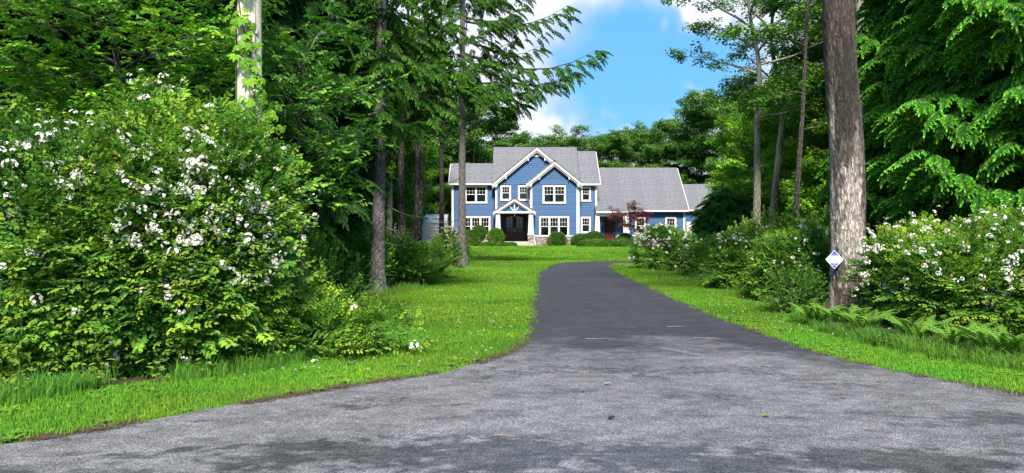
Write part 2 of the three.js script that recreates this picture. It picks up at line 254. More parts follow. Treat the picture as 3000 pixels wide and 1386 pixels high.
{ // needles and bits of bark blown against the rim of the asphalt
  const r = rng(19), bit = [1, 2, 3].map((q) => { const f = new Faces(), u = rng(q); for (let i = 0; i < 16; i++) { const a = u.r(0, 6.283), b = V(u.s(0.07), 0.004 + u() * 0.012, u.s(0.07)); f.leaf(b, V(Math.cos(a), u.s(0.15), Math.sin(a)).normalize(), V(0, 1, 0), u.r(0.02, 0.07), u.r(0.004, 0.014), tint([0.13, 0.06, 0.03], 0.35, u), 0.05, 0); } return f.build(); });
  const o = new THREE.Group(); o.name = 'leaf_litter'; tag(o, 'brown needles and bark bits along the rim of the asphalt', 'leaf litter', null, 'stuff'); scene.add(o); const L = new Scatter(bit, BLADE);
  for (let i = 0; i < 1700; i++) { const left = r() < 0.7, d = left ? 4.3 + 7 * r() ** 1.7 : r.r(6, 16), x = (left ? along(LEFT, d) : along(RIGHT, d)) + r.s(0.05) + (left ? 1 : -1) * r.r(-0.05, 0.06) * (1 + 1.2 * smooth(8, 5, d)); if (fbm(x * 1.5, d * 1.5, 23, 3) < 0.36 + 0.14 * smooth(5, 9, d)) continue; const s = r.r(0.5, 1.2); L.add(new THREE.Matrix4().makeRotationY(r.r(0, 6.283)).scale(V(s, s, s)).setPosition(x, 0.013, -d), col(1, 1, 1), r); }
  // crumbs scattered over the drive
  for (let i = 0; i < 420; i++) { const d = r.r(6, 30), x = lerp(along(LEFT, d), along(RIGHT, d), r()), s = r.r(0.25, 0.6), k = r() < 0.3 ? 3 : 0.5; L.add(new THREE.Matrix4().makeRotationY(r.r(0, 6.283)).scale(V(s, s, s)).setPosition(x, 0.0135, -d), col(k, k * 1.2, k * 1.3), r); }
  L.build('litter', o);
}
// ---------------------------------------------------------------- plants
// sprays grow along +x with the upper side +y
function roseSpray(seed, base, young) {
  const r = rng(seed), f = new Faces(), L = 0.34, wood = [0.07, 0.10, 0.03]; let p = V(0, 0, 0), d = V(1, 0.25, 0);
  for (let i = 0; i < 7; i++) {
    const q = p.clone().addScaledVector(d, L / 7); f.stick(p, q, 0.003, wood); p = q; d.y -= 0.09; d.z += r.s(0.15); d.normalize();
    const side = i % 2 ? 1 : -1, a = r.r(0.5, 1.1) * side, ld = V(Math.cos(a), r.r(-0.05, 0.4), Math.sin(a)).normalize(), n = i > 4 ? 5 : 7, k0 = i > 4 ? young : base;
    const up = V(r.s(0.35), 1, r.s(0.35)).normalize(), sd = new THREE.Vector3().crossVectors(ld, up).normalize(), len = 0.105 * r.r(0.8, 1.15);
    for (let j = 0; j < n; j++) { const t = j === n - 1 ? 1 : 0.3 + 0.62 * Math.floor(j / 2) / ((n - 1) / 2), s = j === n - 1 ? 0 : j % 2 ? 1 : -1; const b = p.clone().addScaledVector(ld, t * len), dd = ld.clone().addScaledVector(sd, s * 1.3).normalize(); f.leaf(b, dd, up, 0.042 * r.r(0.8, 1.15), 0.027, tint(k0, 0.16, r), 0.16, 0.2); }
  }
  return f.build();
}
function ovalSpray(seed, base, young, { n = 11, L = 0.36, leaf = 0.062, w = 0.034 } = {}) {
  const r = rng(seed), f = new Faces(); let p = V(0, 0, 0), d = V(1, 0.15, 0);
  for (let i = 0; i < n; i++) {
    const q = p.clone().addScaledVector(d, L / n); f.stick(p, q, 0.003, [0.10, 0.08, 0.05]); p = q; d.y += r.s(0.12); d.z += r.s(0.18); d.normalize();
    const m = i === n - 1 ? 3 : 1 + (r() < 0.6);
    for (let j = 0; j < m; j++) { const a = r.r(0.3, 1.25) * ((i + j) % 2 ? 1 : -1), ld = V(Math.cos(a), r.r(-0.35, 0.5), Math.sin(a)).normalize(); f.leaf(p, ld, V(r.s(0.5), 1, r.s(0.5)).normalize(), leaf * r.r(0.75, 1.2), w * r.r(0.85, 1.15), tint(i > n * 0.7 && r() < 0.6 ? young : base, 0.15, r), 0.14, 0.22, true); }
  }
  return f.build();
}
function leafClump(seed, base, young, { n = 34, R = 0.42, leaf = 0.12 } = {}) {     // a loose twig-end of a far tree
  const r = rng(seed), f = new Faces();
  for (let i = 0; i < 5; i++) { const a = r.s(1.1); f.stick(V(0, 0, 0), V(Math.cos(a) * R, r.r(-0.1, 0.2), Math.sin(a) * R), 0.006, [0.06, 0.05, 0.04]); }
  for (let i = 0; i < n; i++) {
    const a = r.s(1.5), q = R * Math.pow(r(), 0.6), p = V(Math.cos(a) * q, r.s(0.13) - 0.12 * q * q / R, Math.sin(a) * q), t = a + r.s(1.2), ld = V(Math.cos(t), r.r(-0.6, 0.25), Math.sin(t)).normalize();
    f.leaf(p, ld, V(r.s(0.6), 1, r.s(0.6)).normalize(), leaf * r.r(0.7, 1.25), leaf * 0.72, tint(r() < 0.3 ? young : base, 0.2, r), 0.12, 0.2);
  }
  return f.build();
}
function spruceSpray(seed, old, fresh, { n = 32, L = 0.55, shoot = 0.125, wide = 0.025, hang = 0.75 } = {}) {
  const r = rng(seed), f = new Faces(); let p = V(0, 0, 0), d = V(1, 0.05, 0);
  const needleShoot = (b, dd, len, k0, k1) => {
    const up = Math.abs(dd.y) > 0.9 ? V(1, 0, 0) : V(0, 1, 0), s = new THREE.Vector3().crossVectors(dd, up).normalize(), u = new THREE.Vector3().crossVectors(s, dd).normalize();
    const at = (t, a, w) => b.clone().addScaledVector(dd, t * len).addScaledVector(s, Math.cos(a) * w).addScaledVector(u, Math.sin(a) * w);
    const a0 = r.r(0, 3.1), W = wide * r.r(0.8, 1.15) / 2;
    for (let q = 0; q < 3; q++) { const a = a0 + q * 1.047; const A = at(0, a, 0), B = at(0.35, a, W), C = at(0.35, a, -W), D = at(0.8, a, W * 0.95), E = at(0.8, a, -W * 0.95), T = at(1, a, 0); f.tri(A, B, C, k0); f.tri(B, D, C, k0); f.tri(C, D, E, k1); f.tri(D, T, E, k1); }
  };
  for (let i = 0; i < n; i++) {
    const q = p.clone().addScaledVector(d, L / n); f.stick(p, q, 0.005 * (1 - 0.6 * i / n), [0.07, 0.055, 0.04]); p = q; d.y -= hang * 0.035; d.z += r.s(0.04); d.normalize();
    const t = i / n, side = i % 2 ? 1 : -1, a = side * r.r(0.7, 1.1), len = shoot * r.r(0.75, 1.25) * (1 - 0.35 * t), dd = V(Math.cos(a), -hang * r.r(0.35, 1.1), Math.sin(a)).normalize();
    const k0 = tint(old, 0.15, r), k1 = tint(r() < 0.75 ? fresh : old, 0.18, r);
    needleShoot(p, dd, len, k0, k1);
    if (t < 0.7) { const e = p.clone().addScaledVector(dd, len * 0.7); for (const s2 of [-1, 1]) { const dd2 = V(dd.x + 0.5 * s2 * 0.8, dd.y - 0.25, dd.z + s2 * side * 0.2).normalize(); needleShoot(e, dd2, len * 0.75, tint(old, 0.15, r), tint(fresh, 0.18, r)); } }
  }
  needleShoot(p, d, shoot * 1.1, old, fresh);
  return f.build();
}
const ROSE = [1, 2, 3, 4].map((s) => roseSpray(s, [0.065, 0.225, 0.014], [0.17, 0.33, 0.02]));
const OVAL = [1, 2, 3, 4].map((s) => ovalSpray(s + 20, [0.065, 0.23, 0.02], [0.17, 0.35, 0.025]));
const BUSHY = [1, 2, 3].map((s) => ovalSpray(s + 60, [0.055, 0.19, 0.013], [0.14, 0.29, 0.02], { n: 12, L: 0.34, leaf: 0.045, w: 0.026 }));
const TIGHT = [1, 2, 3].map((s) => leafClump(s + 46, [0.055, 0.17, 0.014], [0.13, 0.28, 0.02], { n: 30, R: 0.17, leaf: 0.075 }));
const CLUMP = [1, 2, 3, 4].map((s) => leafClump(s + 40, [0.08, 0.235, 0.014], [0.16, 0.34, 0.02]));
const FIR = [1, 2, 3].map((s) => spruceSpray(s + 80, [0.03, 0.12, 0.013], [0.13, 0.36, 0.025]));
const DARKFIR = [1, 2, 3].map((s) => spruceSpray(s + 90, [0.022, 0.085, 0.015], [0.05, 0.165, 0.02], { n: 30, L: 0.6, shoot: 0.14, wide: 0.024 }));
const FARFIR = [1, 2].map((s) => spruceSpray(s + 95, [0.03, 0.08, 0.022], [0.05, 0.12, 0.03], { n: 14, L: 0.75, shoot: 0.2, wide: 0.06 }));

// bark
function barkTex(seed, dark, light, spot, { ridge = 14, spots = 0.62, tall = 5 } = {}) {
  const f = (x, y) => { const w = fbm(x * 6, y * 6, seed + 3, 3, 6, 6) - 0.5, n = Math.abs(fbm(x * ridge + w * 1.6, y * tall, seed, 4, ridge, tall) - 0.5) * 2, m = fbm(x * 30, y * 18, seed + 9, 3, 30, 18); return clamp(Math.pow(1 - n, 2.0) * 0.2 + smooth(0.02, 0.34, n) * 0.7 * (0.55 + 0.75 * m)); };
  const map = tex(512, 512, (x, y) => { const k = f(x, y), s = smooth(spots, spots + 0.09, fbm(x * 9, y * 9, seed + 31, 5, 9, 9)), j = 0.8 + 0.4 * fbm(x * 60, y * 60, seed + 7, 2, 60, 60); return [0, 1, 2].map((c) => lerp(lerp(dark[c], light[c], k), spot[c], s * 0.8 * (0.4 + 0.6 * k)) * j); }, true);
  return { map, bump: tex(512, 512, f) };
}
const bark = (t, u, v, b) => std(0xffffff, 0.95, { map: reps(t.map, u, v), bumpMap: reps(t.bump, u, v), bumpScale: b });
const barkSpruce = barkTex(11, [0.20, 0.19, 0.19], [0.55, 0.54, 0.54], [0.68, 0.69, 0.65], { ridge: 12, tall: 14, spots: 0.66 });
const barkDark = barkTex(12, [0.13, 0.115, 0.11], [0.38, 0.36, 0.34], [0.64, 0.66, 0.60], { ridge: 10, tall: 6, spots: 0.6 });
const barkLichen = barkTex(13, [0.36, 0.34, 0.31], [0.70, 0.69, 0.64], [0.74, 0.78, 0.64], { ridge: 12, tall: 7, spots: 0.5 });
const BARK = { spruce: bark(barkSpruce, 1.9, 1.5, 0.012), dark: bark(barkDark, 1.5, 1.0, 0.018), lichen: bark(barkLichen, 1.5, 1.0, 0.015), far: std([0.10, 0.085, 0.07], 0.95), pale: std([0.32, 0.29, 0.25], 0.95) };
function trunkGeo(path, r0, r1, seed, flare = 0.5, seg = 14) {
  const n = 40, c = new THREE.CatmullRomCurve3(path), pts = []; for (let i = 0; i <= n; i++) pts.push(c.getPoint(i / n));
  return tube(pts, (t) => lerp(r0, r1, Math.pow(t, 0.85)) + r0 * flare * Math.exp(-t * c.getLength() / 0.35), seg, (a, l) => 1 + 0.10 * (fbm(Math.cos(a) * 1.6 + 7, Math.sin(a) * 1.6 + l * 0.9, seed, 3) - 0.5) + 0.22 * Math.exp(-l / 0.4) * (Math.sin(a * 5 + seed) * 0.5));
}

// a spruce: trunk, whorls of boughs, hanging sprays. from: height of the lowest green bough; top: total height; only boughs up to 'cut' are in view
function spruce(o, { top = 18, from = 2, reach = 3.2, trunk = 0.2, seed = 1, cut = 14, step = 0.42, sprays = FIR, k = 1, size = 1, dead = 0, lean = [0, 0], per = 5, barkM = BARK.spruce, fill = 1, extra = [] }) {
  const r = rng(seed), path = [0, 0.25, 0.5, 0.75, 1].map((t) => V(lean[0] * t + r.s(0.05), t * top, lean[1] * t + r.s(0.05)));
  part('trunk', trunkGeo(path, trunk, 0.03, seed), barkM, o);
  const wood = [], S = new Scatter(sprays, NEEDLE), at = (y) => V(lean[0] * y / top, y, lean[1] * y / top);
  const bough = (y, az, L, rise, bare) => {
    const b = at(y), dir = V(Math.cos(az), 0, Math.sin(az)), pts = [], sag = L * r.r(0.10, 0.2);
    for (let i = 0; i <= 6; i++) { const t = i / 6; pts.push(V(b.x + dir.x * L * t + r.s(0.03), y + rise * L * t - sag * Math.sin(t * 2.3) + 0.16 * L * t * t * t, b.z + dir.z * L * t + r.s(0.03))); }
    wood.push(tube(pts, (t) => lerp((0.012 + 0.009 * L) * (bare ? 0.6 : 1), bare ? 0.004 : 0.006, t), 4));
    if (bare) { for (let q = 0; q < 4; q++) { const i = 2 + r.i(4), e = pts[i].clone().add(V(r.s(0.5), r.r(-0.35, 0.15), r.s(0.5))); wood.push(tube([pts[i], pts[i].clone().lerp(e, 0.5).add(V(0, r.s(0.06), 0)), e], (t) => lerp(0.008, 0.003, t), 3)); } return; }
    const side = V(-dir.z, 0, dir.x), n = Math.max(4, Math.round(L * 5.2 * fill));
    for (let i = 0; i < n; i++) {
      const t = 0.18 + 0.82 * (i + r()) / n, q = t * 6, a = Math.min(5, Math.floor(q)), p = pts[a].clone().lerp(pts[a + 1], q - a);
      { const g = k * r.r(0.8, 1.15); S.add(lay(p.clone().add(V(0, 0.02, 0)), dir.clone().add(V(r.s(0.35), r.r(-0.05, 0.15), r.s(0.35))), V(r.s(0.3), 1, r.s(0.3)), size * r.r(0.6, 0.9)), col(g, g, g), r); }
      const w = L * 0.36 * Math.sin(Math.min(1, (1 - t) * 1.6 + 0.22) * 1.57), m = 1 + Math.round(w * 1.7 * fill);
      for (const s of [-1, 1]) for (let j = 0; j < m; j++) {
        const off = w * (j + r.r(0.0, 0.7)) / m, pp = p.clone().addScaledVector(side, s * off).addScaledVector(dir, off * 0.45); pp.y -= 0.16 * off + r.r(0, 0.05);
        const dd = dir.clone().multiplyScalar(r.r(0.4, 1)).addScaledVector(side, s * r.r(0.25, 0.9)); dd.y = r.r(-0.55, 0.02) - 0.15 * off;
        const g = k * r.r(0.75, 1.2); S.add(lay(pp, dd, V(r.s(0.2), 1, r.s(0.2)), size * r.r(0.75, 1.15)), col(g * r.r(0.92, 1.1), g, g), r);
      }
    }
    for (let i = 0; i < 2; i++) { const g = k * 1.1; S.add(lay(pts[6].clone().add(V(r.s(0.08), r.s(0.04), r.s(0.08))), dir.clone().add(V(r.s(0.3), -0.12, r.s(0.3))), V(0, 1, 0), size), col(g, g, g), r); }
  };
  for (let y = from, q = 0; y < Math.min(top - 0.4, cut); y += step * r.r(0.8, 1.2), q++) { const u = (y - from) / (top - from), L = reach * Math.pow(1 - u, 0.75) * (0.75 + 0.25 * smooth(0, 0.12, u)); for (let j = 0; j < per; j++) bough(y + r.s(0.15), q * 1.3 + j * 6.283 / per + r.s(0.4), L * r.r(0.7, 1.12), r.r(-0.12, 0.16), false); }
  for (let i = 0; i < dead; i++) bough(r.r(from * 0.25, from * 1.1), r.r(0, 6.283), reach * r.r(0.35, 0.8), r.r(-0.25, 0.05), true);
  for (const [y, az, L, rise] of extra) bough(y, az, L, rise, false);
  if (wood.length) part('branches', merge(wood), BARK.dark, o, true);
  S.build('needles', o);
}
// a broadleaf tree: trunk, limbs, branches, clumps of leaves
function broadleaf(o, { h = 13, base = 4, spread = 3.5, trunk = 0.18, seed = 1, limbs = 20, subs = 6, per = 7, sprays = CLUMP, size = 1, k = [1, 1, 1], barkM = BARK.far, path = null, forks = null, thin = 1, woodM }) {
  const r = rng(seed), P = path || [0, 0.3, 0.6, 1].map((t) => V(r.s(0.25) * t * 2, t * h * 0.93, r.s(0.25) * t * 2)), c = new THREE.CatmullRomCurve3(P);
  part('trunk', trunkGeo(P, trunk, trunk * 0.22, seed, 0.35, 12), barkM, o);
  const wood = [], S = new Scatter(sprays, LEAF), stems = [c];
  for (const f of forks || []) { const fc = new THREE.CatmullRomCurve3(f); stems.push(fc); const pts = []; for (let i = 0; i <= 14; i++) pts.push(fc.getPoint(i / 14)); wood.push(tube(pts, (t) => lerp(trunk * 0.62, trunk * 0.15, t), 8)); }
  const leaves = (p, d) => { const g = r.r(0.75, 1.25), y = r.s(0.12); S.add(lay(p, d, V(r.s(0.45), 1, r.s(0.45)), size * r.r(0.7, 1.3)), col(k[0] * g * (1 + y), k[1] * g, k[2] * g), r); };
  for (let i = 0; i < limbs; i++) {
    const st = stems[i % stems.length], H = P[P.length - 1].y, y0 = lerp(base, H, Math.pow((i + r()) / limbs, 0.9)), f = st.points[0].y, e = st.points[st.points.length - 1].y, t0 = clamp((y0 - f) / (e - f)), b = st.getPoint(t0);
    const u = clamp((b.y - base) / (h - base)), env = spread * Math.pow(Math.sin(Math.PI * Math.min(0.97, 0.16 + 0.84 * u)), 0.6) * r.r(0.7, 1.12), az = i * 2.4 + r.s(0.5), el = lerp(0.15, 1.0, u) + r.s(0.25);
    const L = env / Math.max(0.55, Math.cos(el)), dir = V(Math.cos(az) * Math.cos(el), Math.sin(el), Math.sin(az) * Math.cos(el)), pts = [];
    for (let q = 0; q <= 5; q++) { const t = q / 5; pts.push(b.clone().addScaledVector(dir, L * t).add(V(r.s(0.08) * L * t, -0.10 * L * t * t + r.s(0.05) * L * t, r.s(0.08) * L * t))); }
    wood.push(tube(pts, (t) => lerp(trunk * 0.3, 0.012, t), 5));
    for (let j = 0; j < subs; j++) {
      const q = 1.2 + 3.75 * (j + r()) / subs, a = Math.min(4, Math.floor(q)), p = pts[a].clone().lerp(pts[a + 1], q - a), sa = az + (j % 2 ? 1 : -1) * r.r(0.4, 1.3), sl = spread * r.r(0.22, 0.46) * (1.15 - q / 8), sd = V(Math.cos(sa), r.r(-0.15, 0.6), Math.sin(sa)).normalize(), e2 = p.clone().addScaledVector(sd, sl); e2.y -= 0.08 * sl;
      wood.push(tube([p, p.clone().lerp(e2, 0.5).add(V(0, 0.05 * sl, 0)), e2], (t) => lerp(0.02, 0.005, t), 3));
      for (let m = 0; m < per; m++) { if (r() > thin) continue; const t = 0.2 + 0.85 * (m + r()) / per, pp = p.clone().lerp(e2, t).add(V(r.s(0.22) * size, r.s(0.18) * size, r.s(0.22) * size)), la = sa + (m % 2 ? 1 : -1) * r.r(0.2, 1.4); leaves(pp, V(Math.cos(la), r.r(-0.35, 0.4), Math.sin(la))); }
    }
    for (let m = 0; m < 3; m++) leaves(pts[5].clone().add(V(r.s(0.15), r.s(0.15), r.s(0.15))), V(dir.x + r.s(0.7), r.s(0.5), dir.z + r.s(0.7)));
  }
  part('branches', merge(wood), woodM || barkM, o, true);
  S.build('leaves', o);
}
// a shrub: canes from the root, sprays over the shell of a few rounded masses [x, y, z, rx, ry, rz, sprays]
function shrub(o, { lobes, sprays = BUSHY, seed = 1, size = 1, k = [1, 1, 1], canes = 14, inner = 0.5, mat = LEAF, upward = 0.5, wood = BARK.dark, gaps = 0.36 }) {
  const r = rng(seed), S = new Scatter(sprays, mat), w = [], skin = [];
  for (const [x, y, z, rx, ry, rz, n] of lobes) for (let i = 0; i < n; i++) {
    const d = V(r.s(1), r.s(1), r.s(1)); if (d.lengthSq() > 1 || d.lengthSq() < 0.01) { i--; continue; } d.normalize(); if (d.z < -0.25 && r() < 0.75) d.z *= -1;
    const q = lerp(inner, 1, Math.pow(r(), 0.45)) * (0.82 + 0.36 * fbm(d.x * 2.4 + x * 3 + 9, d.y * 2.4 + d.z * 1.7 + seed, seed, 3)), p = V(x + d.x * rx * q, y + d.y * ry * q, z + d.z * rz * q); if (gaps && fbm(p.x * 1.9 + 50, p.y * 1.9 + p.z * 1.3 + 50, seed + 5, 2) < gaps) continue; if (p.y < 0.03) { if (r() < 0.6) continue; p.y = r.r(0.03, 0.2); }
    const dir = d.clone().multiplyScalar(0.8).add(V(r.s(0.8), r.s(0.5) + upward * 0.35, r.s(0.8))), tone = fbm(p.x * 1.5 + 20, p.y * 1.5 + p.z + 20, seed + 8, 3), g = r.r(0.7, 1.25) * lerp(0.62, 1.5, tone), yw = r.s(0.15) + 0.9 * (tone - 0.45);
    S.add(lay(p, dir, V(r.s(0.5) + d.x * 0.5, 1, r.s(0.5) + d.z * 0.6), size * r.r(0.75, 1.25)), col(k[0] * g * (1 + yw), k[1] * g, k[2] * g), r);
    if (q > 0.86 && d.z > -0.1) skin.push([p, d]);
  }
  for (let i = 0; i < canes; i++) { const l = lobes[r.i(lobes.length)], a = V(l[0] + r.s(l[3] * 0.45), 0, l[2] + r.s(l[5] * 0.4)), e = V(l[0] + r.s(l[3]), l[1] + r.s(l[4]), l[2] + r.s(l[5])), m = a.clone().lerp(e, 0.5).add(V(r.s(0.2), 0.25 * l[4], r.s(0.2))), c = new THREE.CatmullRomCurve3([a, m, e]); w.push(tube(c.getPoints(7), (t) => lerp(0.013, 0.004, t), 4)); }
  if (w.length) part('canes', merge(w), wood, o, true);
  S.build('leaves', o);
  return skin;
}
// clusters of white rose flowers
function cluster(seed, n = 9) {
  const r = rng(seed), f = new Faces();
  for (let i = 0; i < n; i++) {
    const d = V(r.s(1), r.s(0.8), r.r(0.0, 1)).normalize(), c = V(d.x * 0.045, d.y * 0.04, d.z * 0.03), s = V(0, 1, 0).cross(d).normalize(), u = d.clone().cross(s), R = 0.015 * r.r(0.85, 1.2), a0 = r.r(0, 6);
    for (let j = 0; j < 5; j++) { const a = a0 + j * 1.2566, dir = s.clone().multiplyScalar(Math.cos(a)).addScaledVector(u, Math.sin(a)).addScaledVector(d, 0.25).normalize(); f.leaf(c, dir, d, R * 1.25, R * 1.35, [0.84, 0.83, 0.80], 0.1, -0.1); }
    for (let j = 0; j < 3; j++) { const a = j * 2.1, dir = s.clone().multiplyScalar(Math.cos(a)).addScaledVector(u, Math.sin(a)); f.leaf(c.clone().addScaledVector(d, 0.004), dir, d, R * 0.35, R * 0.4, [0.55, 0.40, 0.06], 0, 0); }
  }
  for (let i = 0; i < 3; i++) f.stick(V(0, 0, -0.07), V(r.s(0.03), r.s(0.03), 0), 0.002, [0.10, 0.16, 0.04]);
  return f.build();
}
const CLUSTERS = [1, 2, 3, 4, 5].map((s) => cluster(s, 7 + s));
function bloom(o, skin, n, seed, weight, size = 1, far = false, more = 0) {
  const r = rng(seed), zx = V(0, 0, 1); let made = 0;
  const S = new Scatter(CLUSTERS, PETAL), one = col(1, 1, 1); let extra = 0;
  for (let t = 0; t < 60000 && (made < n || extra < more); t++) {
    const [p, d] = skin[r.i(skin.length)]; if (d.z < 0.12 && d.y < 0.6) continue; if (d.z < -0.3) continue; if (r() > weight(p)) continue;
    const off = r.r(0.26, 0.40), q = V(p.x + d.x * off, p.y + d.y * off + 0.04, p.z + d.z * off); if (made >= n) { S.add(new THREE.Matrix4().compose(q.add(V(r.s(0.1), r.s(0.1), r.s(0.06))), new THREE.Quaternion().setFromUnitVectors(zx, d.clone().add(V(r.s(0.5), 0.3, 0.3)).normalize()), V(1, 1, 1).multiplyScalar(size * r.r(0.45, 0.95))), one, r); extra++; continue; }
    const m = part('flower_cluster', CLUSTERS[r.i(5)], PETAL, o);
    m.position.copy(q); m.quaternion.setFromUnitVectors(zx, d.clone().add(V(r.s(0.3), 0.35, 0.35)).normalize()); m.rotateZ(r.r(0, 6)); m.scale.setScalar(size * r.r(0.75, 1.4)); made++;
    if (!far && r() < 0.55) { const m2 = part('flower_cluster', CLUSTERS[r.i(5)], PETAL, o); m2.position.copy(q).add(V(r.s(0.11), r.s(0.09), r.s(0.06))); m2.quaternion.copy(m.quaternion); m2.rotateZ(r.r(0, 6)); m2.scale.setScalar(size * r.r(0.6, 1.0)); made++; }
  }
  S.build('small_flowers', o);
}
// one fern frond, arching along +x
function frondGeo(seed, L, k) {
  const r = rng(seed), f = new Faces(); let p = V(0, 0, 0), d = V(0.38, 1, 0).normalize(); const n = 16;
  for (let i = 0; i < n; i++) {
    const t = i / n, q = p.clone().addScaledVector(d, L / n); f.stick(p, q, 0.004 * (1 - t * 0.7), [0.10, 0.14, 0.03]); p = q; d = d.clone().add(V(0.045, -0.06, r.s(0.02))).normalize();
    if (i > 2) { const w = L * 0.22 * Math.sin(Math.PI * Math.pow(0.1 + 0.88 * t, 0.75)); for (const s of [-1, 1]) { const ld = V(d.x * 0.45, d.y * 0.45 - 0.1, s).normalize(), up = V(-d.y, d.x, 0).normalize(); f.leaf(p, ld, up, w, L / n * 1.15, tint(k, 0.15, r), 0.06, 0.2); f.leaf(p.clone().addScaledVector(ld, w * 0.35), V(ld.x + 0.55, ld.y, ld.z).normalize(), up, w * 0.35, L / n * 0.6, tint(k, 0.15, r), 0.05, 0.1); } }
  }
  return f.build();
}
const FROND = [1, 2, 3, 4].map((s) => frondGeo(s, 0.8, [0.16, 0.36, 0.02]));
function fern(o, n, size, seed, k = 1) { const r = rng(seed); for (let i = 0; i < n; i++) { const m = part('frond', FROND[r.i(4)], LEAF, o); m.rotation.y = i * 6.283 / n + r.s(0.3); m.position.set(r.s(0.05), -0.01, r.s(0.05)); m.scale.setScalar(size * r.r(0.75, 1.15)); } }
// ---------------------------------------------------------------- the house
const M = {
  white: std([0.80, 0.80, 0.78], 0.55), blue: std([0.034, 0.110, 0.262], 0.62), blue2: std([0.030, 0.100, 0.240], 0.62), blue3: std([0.038, 0.118, 0.276], 0.62), backing: std([0.03, 0.07, 0.16], 0.8),
  pane: new THREE.MeshPhysicalMaterial({ color: 0x05080b, roughness: 0.04, clearcoat: 0.4, clearcoatRoughness: 0.02 }), blind: new THREE.MeshPhysicalMaterial({ color: 0x16242c, roughness: 0.08 }),
  door: std([0.075, 0.010, 0.009], 0.4), doorDark: std([0.028, 0.008, 0.007], 0.4), concrete: std([0.42, 0.40, 0.36], 0.9), metal: std([0.5, 0.5, 0.5], 0.4, { metalness: 0.8 }), black: std([0.02, 0.02, 0.02], 0.6), lampGlass: std([0.7, 0.7, 0.66], 0.4), mortar: std([0.11, 0.10, 0.095], 0.95),
};
const shingles = (() => {
  const rows = 14, f = (x, y) => { const j = Math.floor(y * rows), o = hash2(j, 1, 5), u = (x * 12 + o * 7) % 12, i = Math.floor(u), e = Math.min(u - i, 1 - (u - i)), v = y * rows - j; return [hash2(i, j, 3), v, e]; };
  const map = tex(512, 512, (x, y) => { const [n, v, e] = f(x, y), g = 0.88 + 0.24 * hash2(Math.floor(x * 512), Math.floor(y * 512), 4), k = (0.40 + 0.07 * n) * g * (v < 0.10 ? 0.78 : 1) * (e < 0.02 ? 0.8 : 1); return [k * 0.985, k, k * 1.05]; }, true);
  const bump = tex(512, 512, (x, y) => { const [n, v, e] = f(x, y); return clamp(0.2 + 0.4 * (1 - v) + 0.3 * n - (e < 0.03 ? 0.2 : 0)); });
  return std(0xffffff, 0.92, { map: reps(map, 0.5, 0.5), bumpMap: reps(bump, 0.5, 0.5), bumpScale: 0.012 });
})();
const house = thing('house', 'blue two storey house with white trim and grey roofs behind the lawn', 'house', [0, 0, -70]);
const HZ = (D) => 70 - D;                     // depth in the house's own axes
const P = (px, py, D) => V(X(px, D), Y(py, D), HZ(D));

// a sloping slab with its upper face through four corners (eave left, eave right, ridge right, ridge left)
function slab(a, b, c, d, th = 0.14) {
  const n = b.clone().sub(a).cross(d.clone().sub(a)).normalize(), dn = n.clone().multiplyScalar(-th), q = [a, b, c, d], w = q.map((p) => p.clone().add(dn)), pos = [], uv = [];
  const ux = b.clone().sub(a).normalize(), uy = new THREE.Vector3().crossVectors(n, ux);
  const face = (i, j, k, l) => { for (const p of [i, j, k, i, k, l]) { pos.push(p.x, p.y, p.z); uv.push(p.dot(ux), p.dot(uy)); } };
  face(...q); face(w[3], w[2], w[1], w[0]); for (let i = 0; i < 4; i++) { const j = (i + 1) % 4; face(w[i], w[j], q[j], q[i]); }
  const g = new THREE.BufferGeometry(); g.setAttribute('position', new THREE.Float32BufferAttribute(pos, 3)); g.setAttribute('uv', new THREE.Float32BufferAttribute(uv, 2)); g.computeVertexNormals(); return g;
}
// extruded outline in the xy plane, from z0 back to z0 - depth
function prism(pts, z0, depth) { const g = new THREE.ExtrudeGeometry(new THREE.Shape(pts.map(([x, y]) => new THREE.Vector2(x, y))), { depth, bevelEnabled: false }); g.translate(0, 0, z0 - depth); return g; }

const EAVE = 5.55, wedge = (() => { const g = new THREE.BoxGeometry(1, 1, 1), p = g.attributes.position; for (let i = 0; i < p.count; i++) if (p.getZ(i) > 0 && p.getY(i) > 0) p.setZ(i, -0.2); g.translate(0, 0, 0.5); g.computeVertexNormals(); return g; })();
// siding boards over a wall: y0..y1, left and right edge as functions of height, rectangles [x0, x1, y0, y1] left free
function siding(wall, y0, y1, xl, xr, z, exposure, holes, seed) {
  const r = rng(seed);
  for (let y = y0; y < y1 - 0.02; y += exposure) {
    const top = Math.min(y + exposure, y1), ym = (y + top) / 2; let runs = [[xl(top), xr(top)]];
    for (const [a, b, c, d] of holes) if (top > c + 0.015 && y < d - 0.015) runs = runs.flatMap(([s, e]) => [[s, Math.min(e, a)], [Math.max(s, b), e]]).filter(([s, e]) => e - s > 0.03);
    for (const [s, e] of runs) { if (e - s < 0.03) continue; const m = part('siding_board', wedge, [M.blue, M.blue2, M.blue3][r.i(3)], wall); m.position.set((s + e) / 2, (y + top) / 2, z); m.scale.set(e - s - 0.004, top - y, 0.03); }
  }
}
const holesOf = {};
